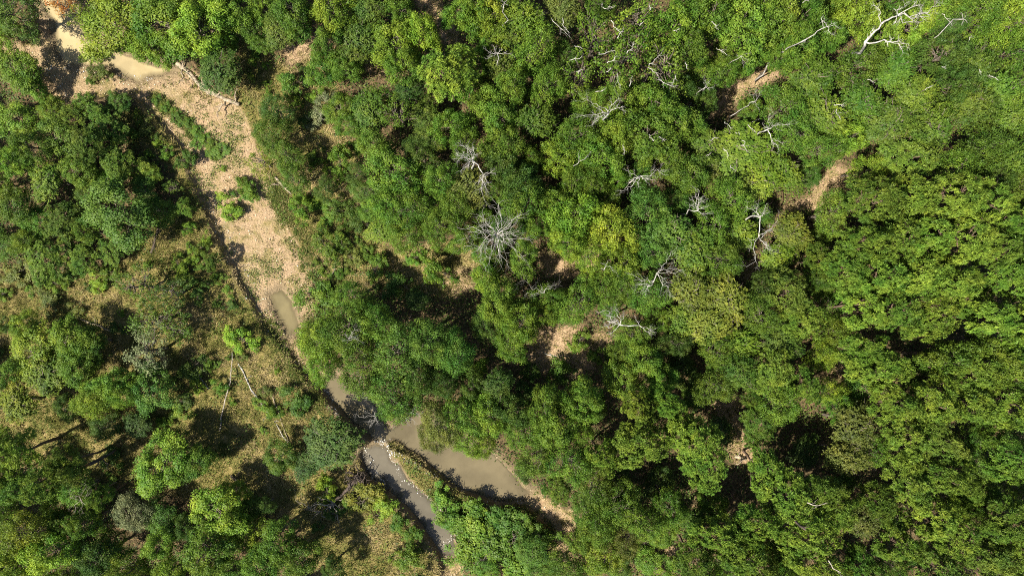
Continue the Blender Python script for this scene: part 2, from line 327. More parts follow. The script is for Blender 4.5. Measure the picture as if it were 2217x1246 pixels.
# ------------------------------------------------------------------ tree map (photo px of crown, radius px, kind, tint, height m, optional label)
TREES = """
25 22 60 b d 8
8 66 32 o l 4
28 142 52 o m 4.5
132 12 28 q O 7 | orange leaved tree leaning over the pale pond at the upper left
172 30 30 q y 7
236 52 78 o y 7 | big yellow green tree overhanging the pale upper left pond
345 44 74 o m 8
326 106 46 o l 7
430 66 66 o l 9
392 30 45 o g 8
505 15 48 o k 8
475 155 60 c d 6 | round dark grey green cedar beside the split logs on the wash bank
180 112 15 s g 3
212 150 17 s x 1.5
182 168 9 s g 1
540 60 36 b g 6
578 12 34 o k 7
640 28 52 o g 9
715 24 56 o l 9
607 66 48 c Q 7
558 92 28 o g 4
800 20 42 c Q 8
780 78 52 y Q 8
870 18 38 o g 9
850 95 60 o l 10
912 68 46 o l 10
880 142 46 o k 10
708 100 40 o g 8
702 150 42 o k 6
626 172 24 s b 3 | small round dark bush with black shadow in the dry grass near the top
745 150 36 o g 7
762 118 40 c Q 7
1030 16 52 o m 10
1062 44 50 o y 10
1000 36 40 o k 9
1100 72 36 c Q 9
1096 18 38 b g 9
966 168 64 p P 13 | isolated bright olive pine crown left of the upper middle gap
1036 226 26 p p 10
800 235 50 y g 7
858 250 46 q g 8
888 192 38 c d 8
820 322 42 o g 7
908 332 44 b d 8
858 368 62 o k 9
932 300 38 c Q 8
594 242 40 b d 5
590 290 44 b g 5.5
620 334 42 b g 5.5
642 386 38 b g 5
566 350 34 q y 5
736 336 24 s k 3.5 | bright green sapling standing in the dark shadow left of the wood
776 376 29 b d 5
706 410 28 b d 4
694 250 26 s v 2
1090 150 42 y Q 10
1076 252 56 o g 11
1112 200 44 o g 11
985 272 44 o k 10
1002 312 40 b g 9
1088 306 50 o g 11
1012 402 54 y x 10
960 396 46 b g 10
1132 40 52 y m 11
1152 118 56 b k 11
1182 190 48 b k 11
1165 258 50 y g 11
1222 22 46 c x 10
1282 78 62 q m 13
1370 50 66 q m 13
1452 62 60 o m 12
1340 140 72 q m 14 | broad oak crown with bare pale limbs showing at upper middle
1432 140 66 q g 13
1258 158 50 q m 12
1486 110 46 o g 12
1330 212 46 o g 12
1412 226 50 o g 12
1532 40 56 o g 12
1600 60 62 o p 12
1645 18 50 o m 12
1572 160 36 b k 8 | round vivid green tree beside the bare earth track at upper right
1530 222 30 o d 8
1474 196 36 o d 9
1400 300 66 o g 12
1338 290 50 o m 12
1462 272 50 o g 12
1240 296 54 b k 11
1218 345 46 o m 10
1306 345 52 o g 11
1280 396 40 b g 10
1132 394 52 o d 11
1592 322 84 y p 8 | wide yellow green feathery crown below the bare earth track
1530 312 52 y p 8
1648 392 62 y y 8
1588 392 52 y p 7
1690 372 50 y P 7
1530 362 46 y x 8
1500 380 50 o g 9
1440 350 50 o g 10
1682 40 60 o p 12
1742 38 46 o g 12
1722 102 46 o g 11
1695 124 36 o g 10
1856 28 56 o y 11
1792 84 40 o g 10
1910 80 46 o p 10
1962 60 52 o l 11
2012 28 46 b k 11
2066 60 30 c d 10
2112 32 52 b g 12
2172 42 56 b y 12
2204 112 50 b p 12
1762 172 64 y g 11
1702 230 58 b g 10
1790 252 66 y m 11
1852 150 56 b g 11
1862 222 56 y g 11
1942 150 52 y g 12
1980 205 60 y p 12
2040 122 50 o d 12
2060 186 46 o d 12
2112 150 52 y g 12
1930 268 68 y Q 12
2012 284 62 y p 12
1962 344 64 p p 12
2100 232 60 c g 12
2162 200 56 y p 12
2204 256 50 y g 12
2122 322 60 b g 12
2184 344 56 c g 12
2062 372 50 b k 11
1832 302 46 o l 9
1882 362 42 b l 9
1772 322 50 b g 10
1722 292 46 b g 10
2206 404 46 o Q 12
2140 396 40 b d 11
30 262 56 o m 4.5
116 246 36 o m 4
200 240 38 p g 4
252 224 30 o b 2.5
232 276 42 p g 4
130 302 54 o g 5
62 316 46 o g 7
18 352 44 o m 7
102 388 50 y m 6
170 376 42 o g 5
190 308 42 p Q 7
252 352 44 p g 5
262 350 28 p g 3
330 376 26 o m 2.5
372 408 22 q g 2.5
330 212 9 s b 0.7
350 228 9 s b 0.7
374 245 11 s b 0.7
396 262 12 s g 0.7
412 280 13 s g 0.7
428 296 15 s g 0.7
444 312 14 s g 0.7
462 328 15 s b 0.7
400 340 20 s d 2
488 450 23 s l 1.8 | yellow green bush growing alone in the gravel wash
530 420 21 s g 1.6
518 395 14 s g 1.5
404 452 22 p k 3
410 490 14 s k 2
456 562 20 p g 3
430 540 13 s g 1.5
28 440 52 o g 6
132 480 46 p g 5
90 558 48 p g 5
182 558 36 p g 4
262 474 76 o b 7 | cool green spreading tree with starry leaves at the left clearing edge
184 500 34 p g 6
50 520 34 o m 5
226 590 18 s k 1.5
30 600 26 s x 1.2
112 650 22 s x 1.2
292 622 52 q g 6
366 628 44 q d 6
332 690 62 q g 6 | thin dark open crowned tree in the middle of the left clearing
312 762 54 q v 7
378 716 32 q g 4
506 732 27 s l 2.5
404 800 24 s d 2.5
50 702 32 o y 5
80 762 58 o y 5
152 732 50 o m 6
100 812 54 y y 6
172 792 44 o g 6
204 742 36 o g 5
18 806 40 o k 6
236 832 48 o k 7
38 872 48 y y 6
200 862 46 b l 7
322 852 56 o b 6
150 888 30 o d 5
258 846 40 b l 7
232 926 36 b d 4
292 920 34 c d 4
40 976 50 p p 10
104 1038 48 p p 11
152 1000 40 p Q 10
342 1012 68 o m 7
420 1000 42 o g 6
370 952 32 o g 5
286 1114 44 b v 6 | silvery green bush crown beside the dark gap at lower left
36 1062 38 o b 7
62 1150 58 b y 9
122 1192 54 o l 9
26 1222 48 o l 9
182 1132 38 o g 8
206 1206 50 o d 8
342 1180 38 o k 7
402 1136 34 o d 6
482 1118 64 o l 7
442 1200 60 o k 9
536 1150 42 o m 5
562 1222 48 o k 8
502 1062 32 o y 5
282 1232 42 o m 8
362 1240 42 o m 8
534 1104 32 c g 4
640 872 26 s b 2
602 994 40 o g 4.5
718 962 70 c d 6 | large dark round crown standing left of the narrow rocky stream
662 1008 38 c d 4
702 1050 20 s l 3
800 1074 30 s r 1.8
832 1104 26 s l 1.8
866 1138 20 s g 1.6
900 1158 16 s g 1.2
602 1162 50 o k 8
652 1212 46 o g 8
572 1096 26 b d 4
722 1226 30 o d 5
890 1212 30 s g 3
952 1084 26 s k 1.8
988 1122 32 s k 2.2
1026 1150 40 s m 2.4
1066 1190 44 s g 2.6
1108 1140 36 s b 2.4
1010 1192 36 s k 2.5
1112 1222 42 s k 3
1066 1122 26 s b 2
700 738 60 b l 9
762 642 46 b g 8
744 716 64 b g 10
822 696 56 b g 10
862 768 70 b b 11
782 792 62 b g 10
922 742 58 b b 11
992 762 52 b b 10
842 846 58 b b 10
704 790 44 b m 8
902 822 48 b b 10
962 826 40 b d 9
862 880 40 b b 9
952 912 56 b x 9
1002 902 52 b g 9
1012 958 40 b m 7
930 952 38 b x 6
1062 902 48 o m 9
1052 962 30 b l 7
1112 882 44 o d 10
1132 932 48 b g 9
1162 982 50 b g 9
1134 1018 28 b d 5
1202 922 56 o g 12
1262 862 54 o g 12
1182 872 48 o g 12
1292 892 34 o g 12
1232 1000 56 b g 10
1282 1044 52 b g 10
1206 1056 34 p g 6
1302 984 38 p p 11
1272 1106 46 b g 8
1332 1092 52 b g 10
1292 1144 46 b g 10
1382 1122 48 b g 10
1350 1164 44 b x 9
1380 880 38 p P 13
1440 868 38 p P 13
1390 954 58 p P 12 | yellow green pine crown directly below the twin bright pines
1502 950 56 p p 12
1562 932 44 c d 9
1532 1004 50 p p 12
1484 916 34 o p 10
1422 1052 48 o d 8
1342 1040 44 o d 8
1452 1102 44 o g 9
1504 1126 38 y g 8
1386 1184 24 s k 3
1302 1202 50 o y 8
1260 1172 38 o g 8
1232 1232 48 b k 7
1150 1200 40 b b 4
1150 1150 26 s g 2
1172 1168 28 s g 2.2
1342 1228 42 o m 8
1562 1152 54 p p 12
1502 1204 48 p g 12
1604 1192 54 p P 13
1642 1122 46 p p 13
1640 1232 44 p p 12
1692 868 56 b k 10
1736 832 40 p p 11
1742 982 50 c d 9
1852 922 58 y x 11
1832 992 48 y x 11
1932 872 52 p P 14
2012 872 54 p P 14
2092 872 54 p P 14
2172 872 54 p P 14
1962 952 54 p p 12
2032 952 50 p Q 12
2102 950 40 b g 9
2172 986 50 p p 14
1962 1042 54 p p 12
2040 1032 50 p p 13
1700 1072 58 p p 13
1772 1062 48 p p 13
1800 1108 46 p p 13
1890 1082 40 p g 11
1862 1122 48 c x 10
1932 1122 44 y g 10
2012 1112 50 p P 13
2062 1152 44 p p 13
2132 1062 40 b g 7
2202 1044 36 b b 8
2190 1122 54 p p 14
2132 1202 50 p Q 13
2202 1202 50 p p 13
1750 1142 58 p p 14
1762 1212 56 p p 14
1932 1172 46 p p 12
1872 1232 44 p g 11
2022 1226 50 p Q 12
1662 1012 44 p p 11
1890 442 54 p p 15
1962 430 54 p P 15
2050 432 58 p P 15
2120 444 52 p P 15
1862 522 50 p p 15
1932 520 54 p p 15
2002 510 54 p P 15
2072 522 54 p P 15
2150 542 50 p p 14
2200 482 50 p p 14
1832 592 50 p p 14
1902 602 58 p p 15
1982 602 58 p P 15
2052 622 50 p P 15
2192 612 54 p p 14
1862 662 50 p P 14
1932 672 54 p P 14
2012 682 50 p P 14
2160 692 58 p P 15
2212 702 50 p P 15
1800 462 46 b g 9
1714 506 50 y r 7
1682 562 44 y y 7
1702 642 50 p Q 11
1742 692 44 p p 11
1692 742 50 c Q 9
1668 806 54 p p 11
1872 762 50 p p 13
1815 720 40 b m 9
1902 796 56 p P 14
2052 782 54 o p 12
2152 772 54 o g 12
2202 802 50 p p 13
2102 812 54 p P 13
1976 800 40 p p 12
1780 765 36 b l 8
1785 850 40 b l 8
1820 880 36 b k 8
1132 444 54 o g 11
1252 462 62 o l 11
1322 502 56 o y 11
1222 520 44 o m 10
1282 550 46 b m 9
1352 566 46 o m 10
1392 452 58 b b 11
1450 502 64 y b 11
1412 542 48 b b 10
1502 542 58 y g 11
1562 562 50 b g 10
1540 482 50 b g 10
1582 432 50 b k 10
1604 502 50 y y 8
1132 562 42 b g 9
1100 484 48 b d 9
1160 490 36 o g 9
1352 610 46 b g 8
1302 622 42 b g 8
1402 642 52 b g 9
1192 642 42 b g 8
1242 662 52 b g 9
1178 682 40 b m 8
1130 694 52 o m 10
1082 642 48 o g 10
1050 606 38 o m 8
1104 742 46 b m 8
1052 712 40 b d 7
1500 632 62 y r 10
1572 642 62 y r 10
1540 702 58 y r 10 | large golden olive feathery crown at right of centre
1482 690 44 y p 9
1602 742 48 y m 9
1552 764 44 b g 9
1642 682 50 b g 10
1602 806 50 c g 10
1652 626 42 b d 9
1356 764 38 b g 7
1372 722 42 b g 8
1350 812 46 o g 8
1402 784 46 o g 9
1472 806 50 o d 9
1542 832 48 b g 9
1420 830 42 o g 9
1452 744 40 b d 8
892 452 54 b g 9
952 484 48 b g 9
992 442 48 b g 9
884 506 46 b g 7
822 498 34 y m 4
852 440 48 o k 9
776 478 22 s d 2
1002 522 36 o g 7
716 540 26 s g 2.5
732 512 18 s g 2
760 455 22 s d 3
942 580 28 s k 4 | vivid green sapling alone with a dark shadow below the wood edge
656 460 21 s k 3 | lone round green bush with sharp shadow on the dry bank
1092 364 48 o d 10
1240 396 44 b g 10
1200 435 40 o g 10
690 640 30 s m 2
860 610 28 s d 3
820 570 22 s g 2
770 560 18 s x 1.5
900 650 36 c d 5
1250 745 20 s g 2
1220 800 28 s g 2.5
1150 808 28 o g 5
1290 770 18 s g 2
1140 850 38 o g 7
1080 830 42 c d 9
1020 840 36 o d 8
"""

def parse():
    out = []
    for ln in TREES.strip().splitlines():
        a, _, lab = ln.partition('|')
        t = a.split()
        out.append((float(t[0]), float(t[1]), float(t[2]), t[3], t[4], float(t[5]), lab.strip()))
    return out
TL = parse()

# ------------------------------------------------------------------ terrain
def smooth_noise(x, y, sc, seed):
    """value noise, numpy"""
    rng = np.random.default_rng(seed); G = rng.uniform(-1, 1, (256, 256))
    u = x / sc + 1000.3; v = y / sc + 1000.7
    i = np.floor(u).astype(int); j = np.floor(v).astype(int); fu = u - i; fv = v - j
    fu = fu*fu*(3-2*fu); fv = fv*fv*(3-2*fv)
    g = lambda a, b: G[a % 256, b % 256]
    return (g(i, j)*(1-fu)+g(i+1, j)*fu)*(1-fv) + (g(i, j+1)*(1-fu)+g(i+1, j+1)*fu)*fv
def fbm(x, y, sc, seed, o=4):
    s = 0; a = 1
    for k in range(o): s = s + a * smooth_noise(x, y, sc / 2**k, seed + k); a *= .5
    return s / 1.9

def sdf(poly, X, Y):
    """signed distance in px to polygon (positive inside)"""
    P = np.array(poly, float); d = np.full(X.shape, 1e9); ins = np.zeros(X.shape, bool)
    for i in range(len(P)):
        a = P[i]; b = P[(i+1) % len(P)]; e = b - a
        t = np.clip(((X-a[0])*e[0] + (Y-a[1])*e[1]) / (e @ e + 1e-9), 0, 1)
        d = np.minimum(d, np.hypot(X - a[0] - t*e[0], Y - a[1] - t*e[1]))
        c = ((a[1] > Y) != (b[1] > Y)) & (X < (b[0]-a[0]) * (Y-a[1]) / (b[1]-a[1] + 1e-12) + a[0])
        ins ^= c
    return np.where(ins, d, -d)

WASH = [(-400,70),(0,88),(45,98),(72,60),(50,-60),(150,-60),(180,50),(240,105),(330,142),(400,142),(455,175),(525,240),(560,330),(585,400),(612,480),(652,560),(682,620),(690,668),(655,700),(640,750),(605,752),(574,720),(545,660),(508,600),(478,540),(448,475),(420,400),(390,330),(340,252),(290,206),(230,206),(130,222),(98,204),(82,150),(40,125),(-400,125)]
CREEK = [(640,750),(690,800),(720,805),(790,850),(820,900),(850,930),(900,895),(960,915),(1050,965),(1095,1005),(1130,1055),(1250,1110),(1260,1140),(1225,1175),(1140,1100),(1080,1095),(1015,1078),(950,1036),(890,995),(845,968),(850,995),(890,1045),(945,1085),(980,1140),(1000,1215),(1020,1400),(960,1400),(950,1210),(918,1165),(878,1105),(845,1075),(790,1030),(775,985),(800,950),(745,905),(700,865),(665,820),(610,752)]
SPIT = [(838,962),(850,955),(900,990),(960,1035),(1015,1072),(1050,1090),(1010,1130),(960,1095),(900,1050),(860,1000)]
POND_TL = [(45,-60),(104,48),(106,100),(128,128),(160,138),(215,138),(250,152),(290,168),(345,160),(400,140),(300,90),(200,40),(160,-60)]
POOL_S = [(568,640),(600,628),(628,652),(640,690),(650,720),(618,735),(598,704)]
POND_M = [(682,812),(720,800),(800,845),(840,920),(900,890),(960,912),(1050,962),(1100,1005),(1150,1070),(1135,1088),(1080,1094),(1018,1076),(955,1040),(895,997),(845,966),(800,955),(740,905),(705,868)]
STREAM = [(775,975),(815,958),(845,968),(858,1003),(895,1050),(945,1088),(978,1140),(992,1205),(958,1212),(918,1162),(878,1105),(845,1075),(790,1030)]
BAR = [(1128,1080),(1170,1075),(1240,1100),(1250,1140),(1235,1175),(1180,1130),(1140,1100)]
OPEN = [  # dry grass clearings
 [(-400,560),(200,590),(280,560),(420,420),(460,500),(540,640),(640,800),(720,900),(800,1060),(940,1180),(980,1400),(740,1400),(640,1120),(420,1080),(-400,900)],
 [(520,90),(640,170),(700,60),(730,200),(700,260),(780,320),(760,460),(840,540),(1000,520),(1060,590),(960,640),(700,620),(620,470),(570,340),(500,200)],
 [(250,235),(345,235),(440,400),(405,425),(350,345),(290,320)]]
SOIL = [[(1140,720),(1240,700),(1310,720),(1320,790),(1230,820),(1150,790)], [(1170,560),(1300,540),(1330,590),(1180,600)], [(940,600),(1000,580),(1050,600),(990,640)],
 [(1500,250),(1560,200),(1640,150),(1690,130),(1690,160),(1620,200),(1560,245)], [(1690,460),(1760,410),(1800,360),(1860,370),(1880,400),(1810,410),(1770,455),(1710,470)], [(1690,320),(1725,320),(1735,345),(1710,350)],
 [(1780,760),(1820,780),(1850,820),(1820,830)], [(1850,1000),(1920,1000),(1910,1020),(1850,1020)], [(1940,1120),(2000,1120),(2010,1150),(1960,1150)],
 [(1530,850),(1600,860),(1620,960),(1660,1000),(1590,1000)], [(890,-20),(930,-20),(990,60),(1000,100),(960,90)], [(1425,1180),(1465,1172),(1480,1200),(1445,1210)], [(1200,120+1020),(1240,1140),(1230,1240),(1190,1200)],
 [(1600,560),(1680,590),(1660,620),(1600,600)],[(1300,1120),(1330,1150),(1300,1170)],[(1460,180),(1540,200),(1480,225)],[(780,120),(850,140),(840,180),(790,160)],[(600,90),(700,60),(700,110),(620,150)]]

def terrain_z(px, py):
    """height and masks at ground px"""
    wx = px + 9 * fbm(px, py, 60, 5) + 4 * fbm(px, py, 17, 205, 3); wy = py + 9 * fbm(px, py, 60, 9) + 4 * fbm(px, py, 17, 209, 3)
    ws = sdf(WASH, wx, wy); cr = sdf(CREEK, wx, wy); sp = sdf(SPIT, wx, wy)
    bed = np.maximum(ws, cr)
    pond = np.maximum.reduce([sdf(POND_TL, wx, wy), sdf(POOL_S, wx, wy), sdf(POND_M, wx, wy), sdf(STREAM, wx, wy)])
    ss = lambda a, b, x: (lambda t: t*t*(3-2*t))(np.clip((x-a)/(b-a), 0, 1))
    z = .35 * fbm(px, py, 260, 20) + .10 * fbm(px, py, 50, 31)
    zb = -.72 + .05 * fbm(px, py, 30, 40, 3) + .12 * fbm(px, py, 110, 44)
    b = ss(-5, 6, bed)
    z = z * (1 - b) + zb * b
    z = z - .5 * ss(-7, 16, pond)
    z = z + ss(-7, 3, sp) * np.where(b > .3, .50, 0) * 1.0
    z = z + .035 * fbm(px, py, 8, 60, 2)
    return z, bed, pond, sp

def grid_axis(lo, hi, a, b, step):
    inner = np.arange(a, b + step, step)
    out_l = []; x = a; s = step
    while x > lo: s *= 1.35; x -= s; out_l.append(x)
    out_r = []; x = inner[-1]; s = step
    while x < hi: s *= 1.35; x += s; out_r.append(x)
    return np.concatenate([out_l[::-1], inner, out_r])
gx = grid_axis(-16000, 18000, -60, 2280, 2.8); gy = grid_axis(-16000, 17000, -60, 1310, 2.8)
GX, GY = np.meshgrid(gx, gy)
Z, BED, PONDM, SPM = terrain_z(GX, GY)
nx, ny = len(gx), len(gy)
TV = np.stack([(GX - CX) * S, (CY - GY) * S, Z], -1).reshape(-1, 3)
ii = np.arange(nx*ny).reshape(ny, nx)
TF = np.stack([ii[:-1, :-1], ii[1:, :-1], ii[1:, 1:], ii[:-1, 1:]], -1).reshape(-1, 4)
ss = lambda a, b, x: (lambda t: t*t*(3-2*t))(np.clip((x-a)/(b-a), 0, 1))
jx = GX + 14 * fbm(GX, GY, 35, 71); jy = GY + 14 * fbm(GX, GY, 35, 75)
grass_m = np.max([ss(-14, 14, sdf(p, jx, jy)) for p in OPEN], 0)
soil_m = np.max([ss(-8, 10, sdf(p, jx, jy)) for p in SOIL], 0)
bar_m = ss(-6, 6, sdf(BAR, jx, jy))

def ground_material():
    m, nt, b = new_mat('flood_plain_ground'); N = nt.nodes; L = nt.links
    tc = N.new('ShaderNodeTexCoord')
    def noise(sc, det=6, rough=.6, dist=0):
        n = N.new('ShaderNodeTexNoise'); n.inputs['Scale'].default_value = sc; n.inputs['Detail'].default_value = det
        n.inputs['Roughness'].default_value = rough; n.inputs['Distortion'].default_value = dist
        L.new(tc.outputs['Object'], n.inputs[0]); return n
    def ramp(src, stops):
        r = N.new('ShaderNodeValToRGB'); e = r.color_ramp.elements
        e[0].position = stops[0][0]; e[0].color = (*stops[0][1], 1); e[1].position = stops[-1][0]; e[1].color = (*stops[-1][1], 1)
        for p, c in stops[1:-1]:
            q = e.new(p); q.color = (*c, 1)
        L.new(src, r.inputs[0]); return r.outputs[0]
    def mix(f, a, c):
        x = N.new('ShaderNodeMix'); x.data_type = 'RGBA'
        if isinstance(f, float): x.inputs[0].default_value = f
        else: L.new(f, x.inputs[0])
        L.new(a, x.inputs[6]); L.new(c, x.inputs[7]); return x.outputs[2]
    def attr(n): a = N.new('ShaderNodeAttribute'); a.attribute_name = n; return a.outputs['Fac']
    litter = ramp(noise(2.6, 9, .7).outputs[0], [(.3, (.022, .018, .009)), (.48, (.055, .042, .020)), (.6, (.12, .080, .042)), (.75, (.035, .045, .012))])
    grass = ramp(noise(.9, 12, .78, .8).outputs[0], [(.30, (.035, .042, .010)), (.43, (.075, .078, .020)), (.53, (.135, .110, .036)), (.64, (.235, .18, .08)), (.8, (.085, .09, .02))])
    soil = ramp(noise(1.8, 9, .7, .4).outputs[0], [(.3, (.10, .068, .038)), (.46, (.21, .145, .085)), (.6, (.29, .205, .125)), (.75, (.15, .13, .05))])
    gv = N.new('ShaderNodeTexVoronoi'); gv.inputs['Scale'].default_value = 5.5; L.new(tc.outputs['Object'], gv.inputs[0])
    gv2 = N.new('ShaderNodeTexVoronoi'); gv2.inputs['Scale'].default_value = 13; L.new(tc.outputs['Object'], gv2.inputs[0])
    sep = N.new('ShaderNodeSeparateColor'); L.new(gv.outputs['Color'], sep.inputs[0])
    grav = ramp(sep.outputs[0], [(0, (.14, .095, .055)), (.4, (.235, .165, .095)), (.8, (.30, .215, .13)), (1, (.40, .33, .22))])
    big = ramp(noise(.22, 5, .6).outputs[0], [(.36, (.25, .162, .093)), (.5, (.22, .155, .085)), (.64, (.21, .18, .09))])
    grav = mix(.55, grav, big)
    fine = ramp(noise(7, 8, .75).outputs[0], [(.35, (.13, .09, .05)), (.6, (.33, .24, .14))])
    grav = mix(.4, grav, fine)
    mud = ramp(noise(1.2, 6, .6).outputs[0], [(.3, (.085, .066, .038)), (.7, (.19, .145, .085))])
    weedy = ramp(noise(.55, 9, .75, .5).outputs[0], [(.47, (0, 0, 0)), (.60, (.8, .8, .8))])
    streak = N.new('ShaderNodeTexNoise'); streak.inputs['Scale'].default_value = 1.0; streak.inputs['Detail'].default_value = 6
    mpp = N.new('ShaderNodeMapping'); mpp.inputs['Rotation'].default_value = (0, 0, math.radians(58)); mpp.inputs['Scale'].default_value = (.12, .95, 1)
    L.new(tc.outputs['Object'], mpp.inputs[0]); L.new(mpp.outputs[0], streak.inputs[0])
    sandc = ramp(noise(4, 6, .6).outputs[0], [(.3, (.20, .14, .085)), (.7, (.30, .215, .13))])
    sband = ramp(streak.outputs[0], [(.46, (0, 0, 0)), (.56, (1, 1, 1))])
    grav = mix(sband, grav, sandc); grav = mix(weedy, grav, grass)
    c = mix(attr('grass'), litter, grass); c = mix(attr('soil'), c, soil); c = mix(attr('bed'), c, grav); c = mix(attr('mud'), c, mud)
    L.new(c, b.inputs['Base Color']); b.inputs['Roughness'].default_value = .95; b.inputs['Specular IOR Level'].default_value = .15
    bp = N.new('ShaderNodeBump'); bp.inputs['Strength'].default_value = .9; bp.inputs['Distance'].default_value = .12
    ad = N.new('ShaderNodeMath'); ad.operation = 'ADD'; L.new(noise(5, 8, .75).outputs[0], ad.inputs[0])
    mu = N.new('ShaderNodeMath'); mu.operation = 'MULTIPLY'; mu.inputs[1].default_value = .8; L.new(gv.outputs['Distance'], mu.inputs[0]); L.new(mu.outputs[0], ad.inputs[1])
    L.new(ad.outputs[0], bp.inputs['Height']); L.new(bp.outputs[0], b.inputs['Normal'])
    return m
bed_m = ss(-7, 5, BED + 5 * fbm(GX, GY, 12, 140, 2) + 5 * fbm(GX, GY, 38, 141)) * (1 - .9 * ss(-6, 5, SPM))
gm = mesh_np('ground', TV, TF, ground_material(), {
    'grass': ('POINT', np.clip(grass_m + ss(-6, 4, SPM), 0, 1)), 'soil': ('POINT', soil_m), 'bed': ('POINT', bed_m),
    'mud': ('POINT', ss(-26, 4, PONDM + 6 * fbm(GX, GY, 20, 150)) * (1 - ss(-6, 5, SPM)))}, smooth=True)
tag(link(bpy.data.objects.new('ground', gm)), kind='structure')

def gz(px, py):
    z = terrain_z(np.array([float(px)]), np.array([float(py)]))[0][0]; return float(z)

# water
def water_material(name, deep, spec=.5):
    m, nt, b = new_mat(name); N = nt.nodes; L = nt.links
    tc = N.new('ShaderNodeTexCoord'); nz = N.new('ShaderNodeTexNoise'); nz.inputs['Scale'].default_value = .35; nz.inputs['Detail'].default_value = 5
    rp = N.new('ShaderNodeValToRGB'); rp.color_ramp.elements[0].position = .38; rp.color_ramp.elements[1].position = .62
    rp.color_ramp.elements[0].color = (*deep, 1); rp.color_ramp.elements[1].color = (*[x * 1.4 for x in deep], 1)
    L.new(tc.outputs['Object'], nz.inputs[0]); L.new(nz.outputs[0], rp.inputs[0]); L.new(rp.outputs[0], b.inputs['Base Color'])
    b.inputs['Roughness'].default_value = .06; b.inputs['IOR'].default_value = 1.33
    n2 = N.new('ShaderNodeTexNoise'); n2.inputs['Scale'].default_value = 3; n2.inputs['Detail'].default_value = 4; L.new(tc.outputs['Object'], n2.inputs[0])
    bp = N.new('ShaderNodeBump'); bp.inputs['Strength'].default_value = .25; bp.inputs['Distance'].default_value = .02
    L.new(n2.outputs[0], bp.inputs['Height']); L.new(bp.outputs[0], b.inputs['Normal'])
    at = N.new('ShaderNodeAttribute'); at.attribute_name = 'depth'; mr = N.new('ShaderNodeMapRange')
    mr.inputs[1].default_value = 0; mr.inputs[2].default_value = .30; mr.inputs[3].default_value = .25; mr.inputs[4].default_value = .96
    L.new(at.outputs['Fac'], mr.inputs[0]); L.new(mr.outputs[0], b.inputs['Alpha'])
    return m
def water(name, poly, z, mat):
    P = np.array(poly, float); x0, y0 = P.min(0); x1, y1 = P.max(0); st = 3.0
    x0 = max(x0, -500); y0 = max(y0, -500); x1 = min(x1, 2500); y1 = min(y1, 1800)
    xs = np.arange(x0, x1 + st, st); ys = np.arange(y0, y1 + st, st); X, Y = np.meshgrid(xs, ys)
    tz = terrain_z(X, Y)[0]; dep = z - tz; ins = (sdf(poly, X, Y) > -2)
    nxx, nyy = len(xs), len(ys); I = np.arange(nxx * nyy).reshape(nyy, nxx)
    F = np.stack([I[:-1, :-1], I[1:, :-1], I[1:, 1:], I[:-1, 1:]], -1).reshape(-1, 4)
    F = F[ins.ravel()[F].any(1)]
    V = np.stack([(X - CX) * S, (CY - Y) * S, np.full(X.shape, z)], -1).reshape(-1, 3)
    used = np.unique(F); remap = np.full(len(V), -1); remap[used] = np.arange(len(used))
    m = mesh_np(name, V[used], remap[F], mat, {'depth': ('POINT', dep.ravel()[used])}, smooth=True)
    return tag(link(bpy.data.objects.new(name, m)), kind='structure')
def grow(poly, d):
    """offset outward roughly by pushing along vertex normals"""
    P = np.array(poly, float); n = len(P); A = 0
    for i in range(n): A += P[i][0]*P[(i+1) % n][1] - P[(i+1) % n][0]*P[i][1]
    sg = 1 if A > 0 else -1; out = []
    for i in range(n):
        a = P[i] - P[i-1]; b = P[(i+1) % n] - P[i]
        na = np.array([a[1], -a[0]]) / (np.linalg.norm(a)+1e-9) + np.array([b[1], -b[0]]) / (np.linalg.norm(b)+1e-9)
        na /= (np.linalg.norm(na)+1e-9); out.append(tuple(P[i] + sg * na * d))
    return out
water('upper_pond_water', grow(POND_TL, 12), -.90, water_material('tan_silty_water', (.235, .19, .105)))
water('wash_pool_water', grow(POOL_S, 10), -.90, water_material('olive_pool_water', (.105, .088, .045)))
water('creek_pond_water', grow(POND_M, 7), -.90, water_material('brown_pond_water', (.082, .068, .040)))
water('stream_water', grow(STREAM, 7), -.905, water_material('grey_stream_water', (.070, .062, .046)))

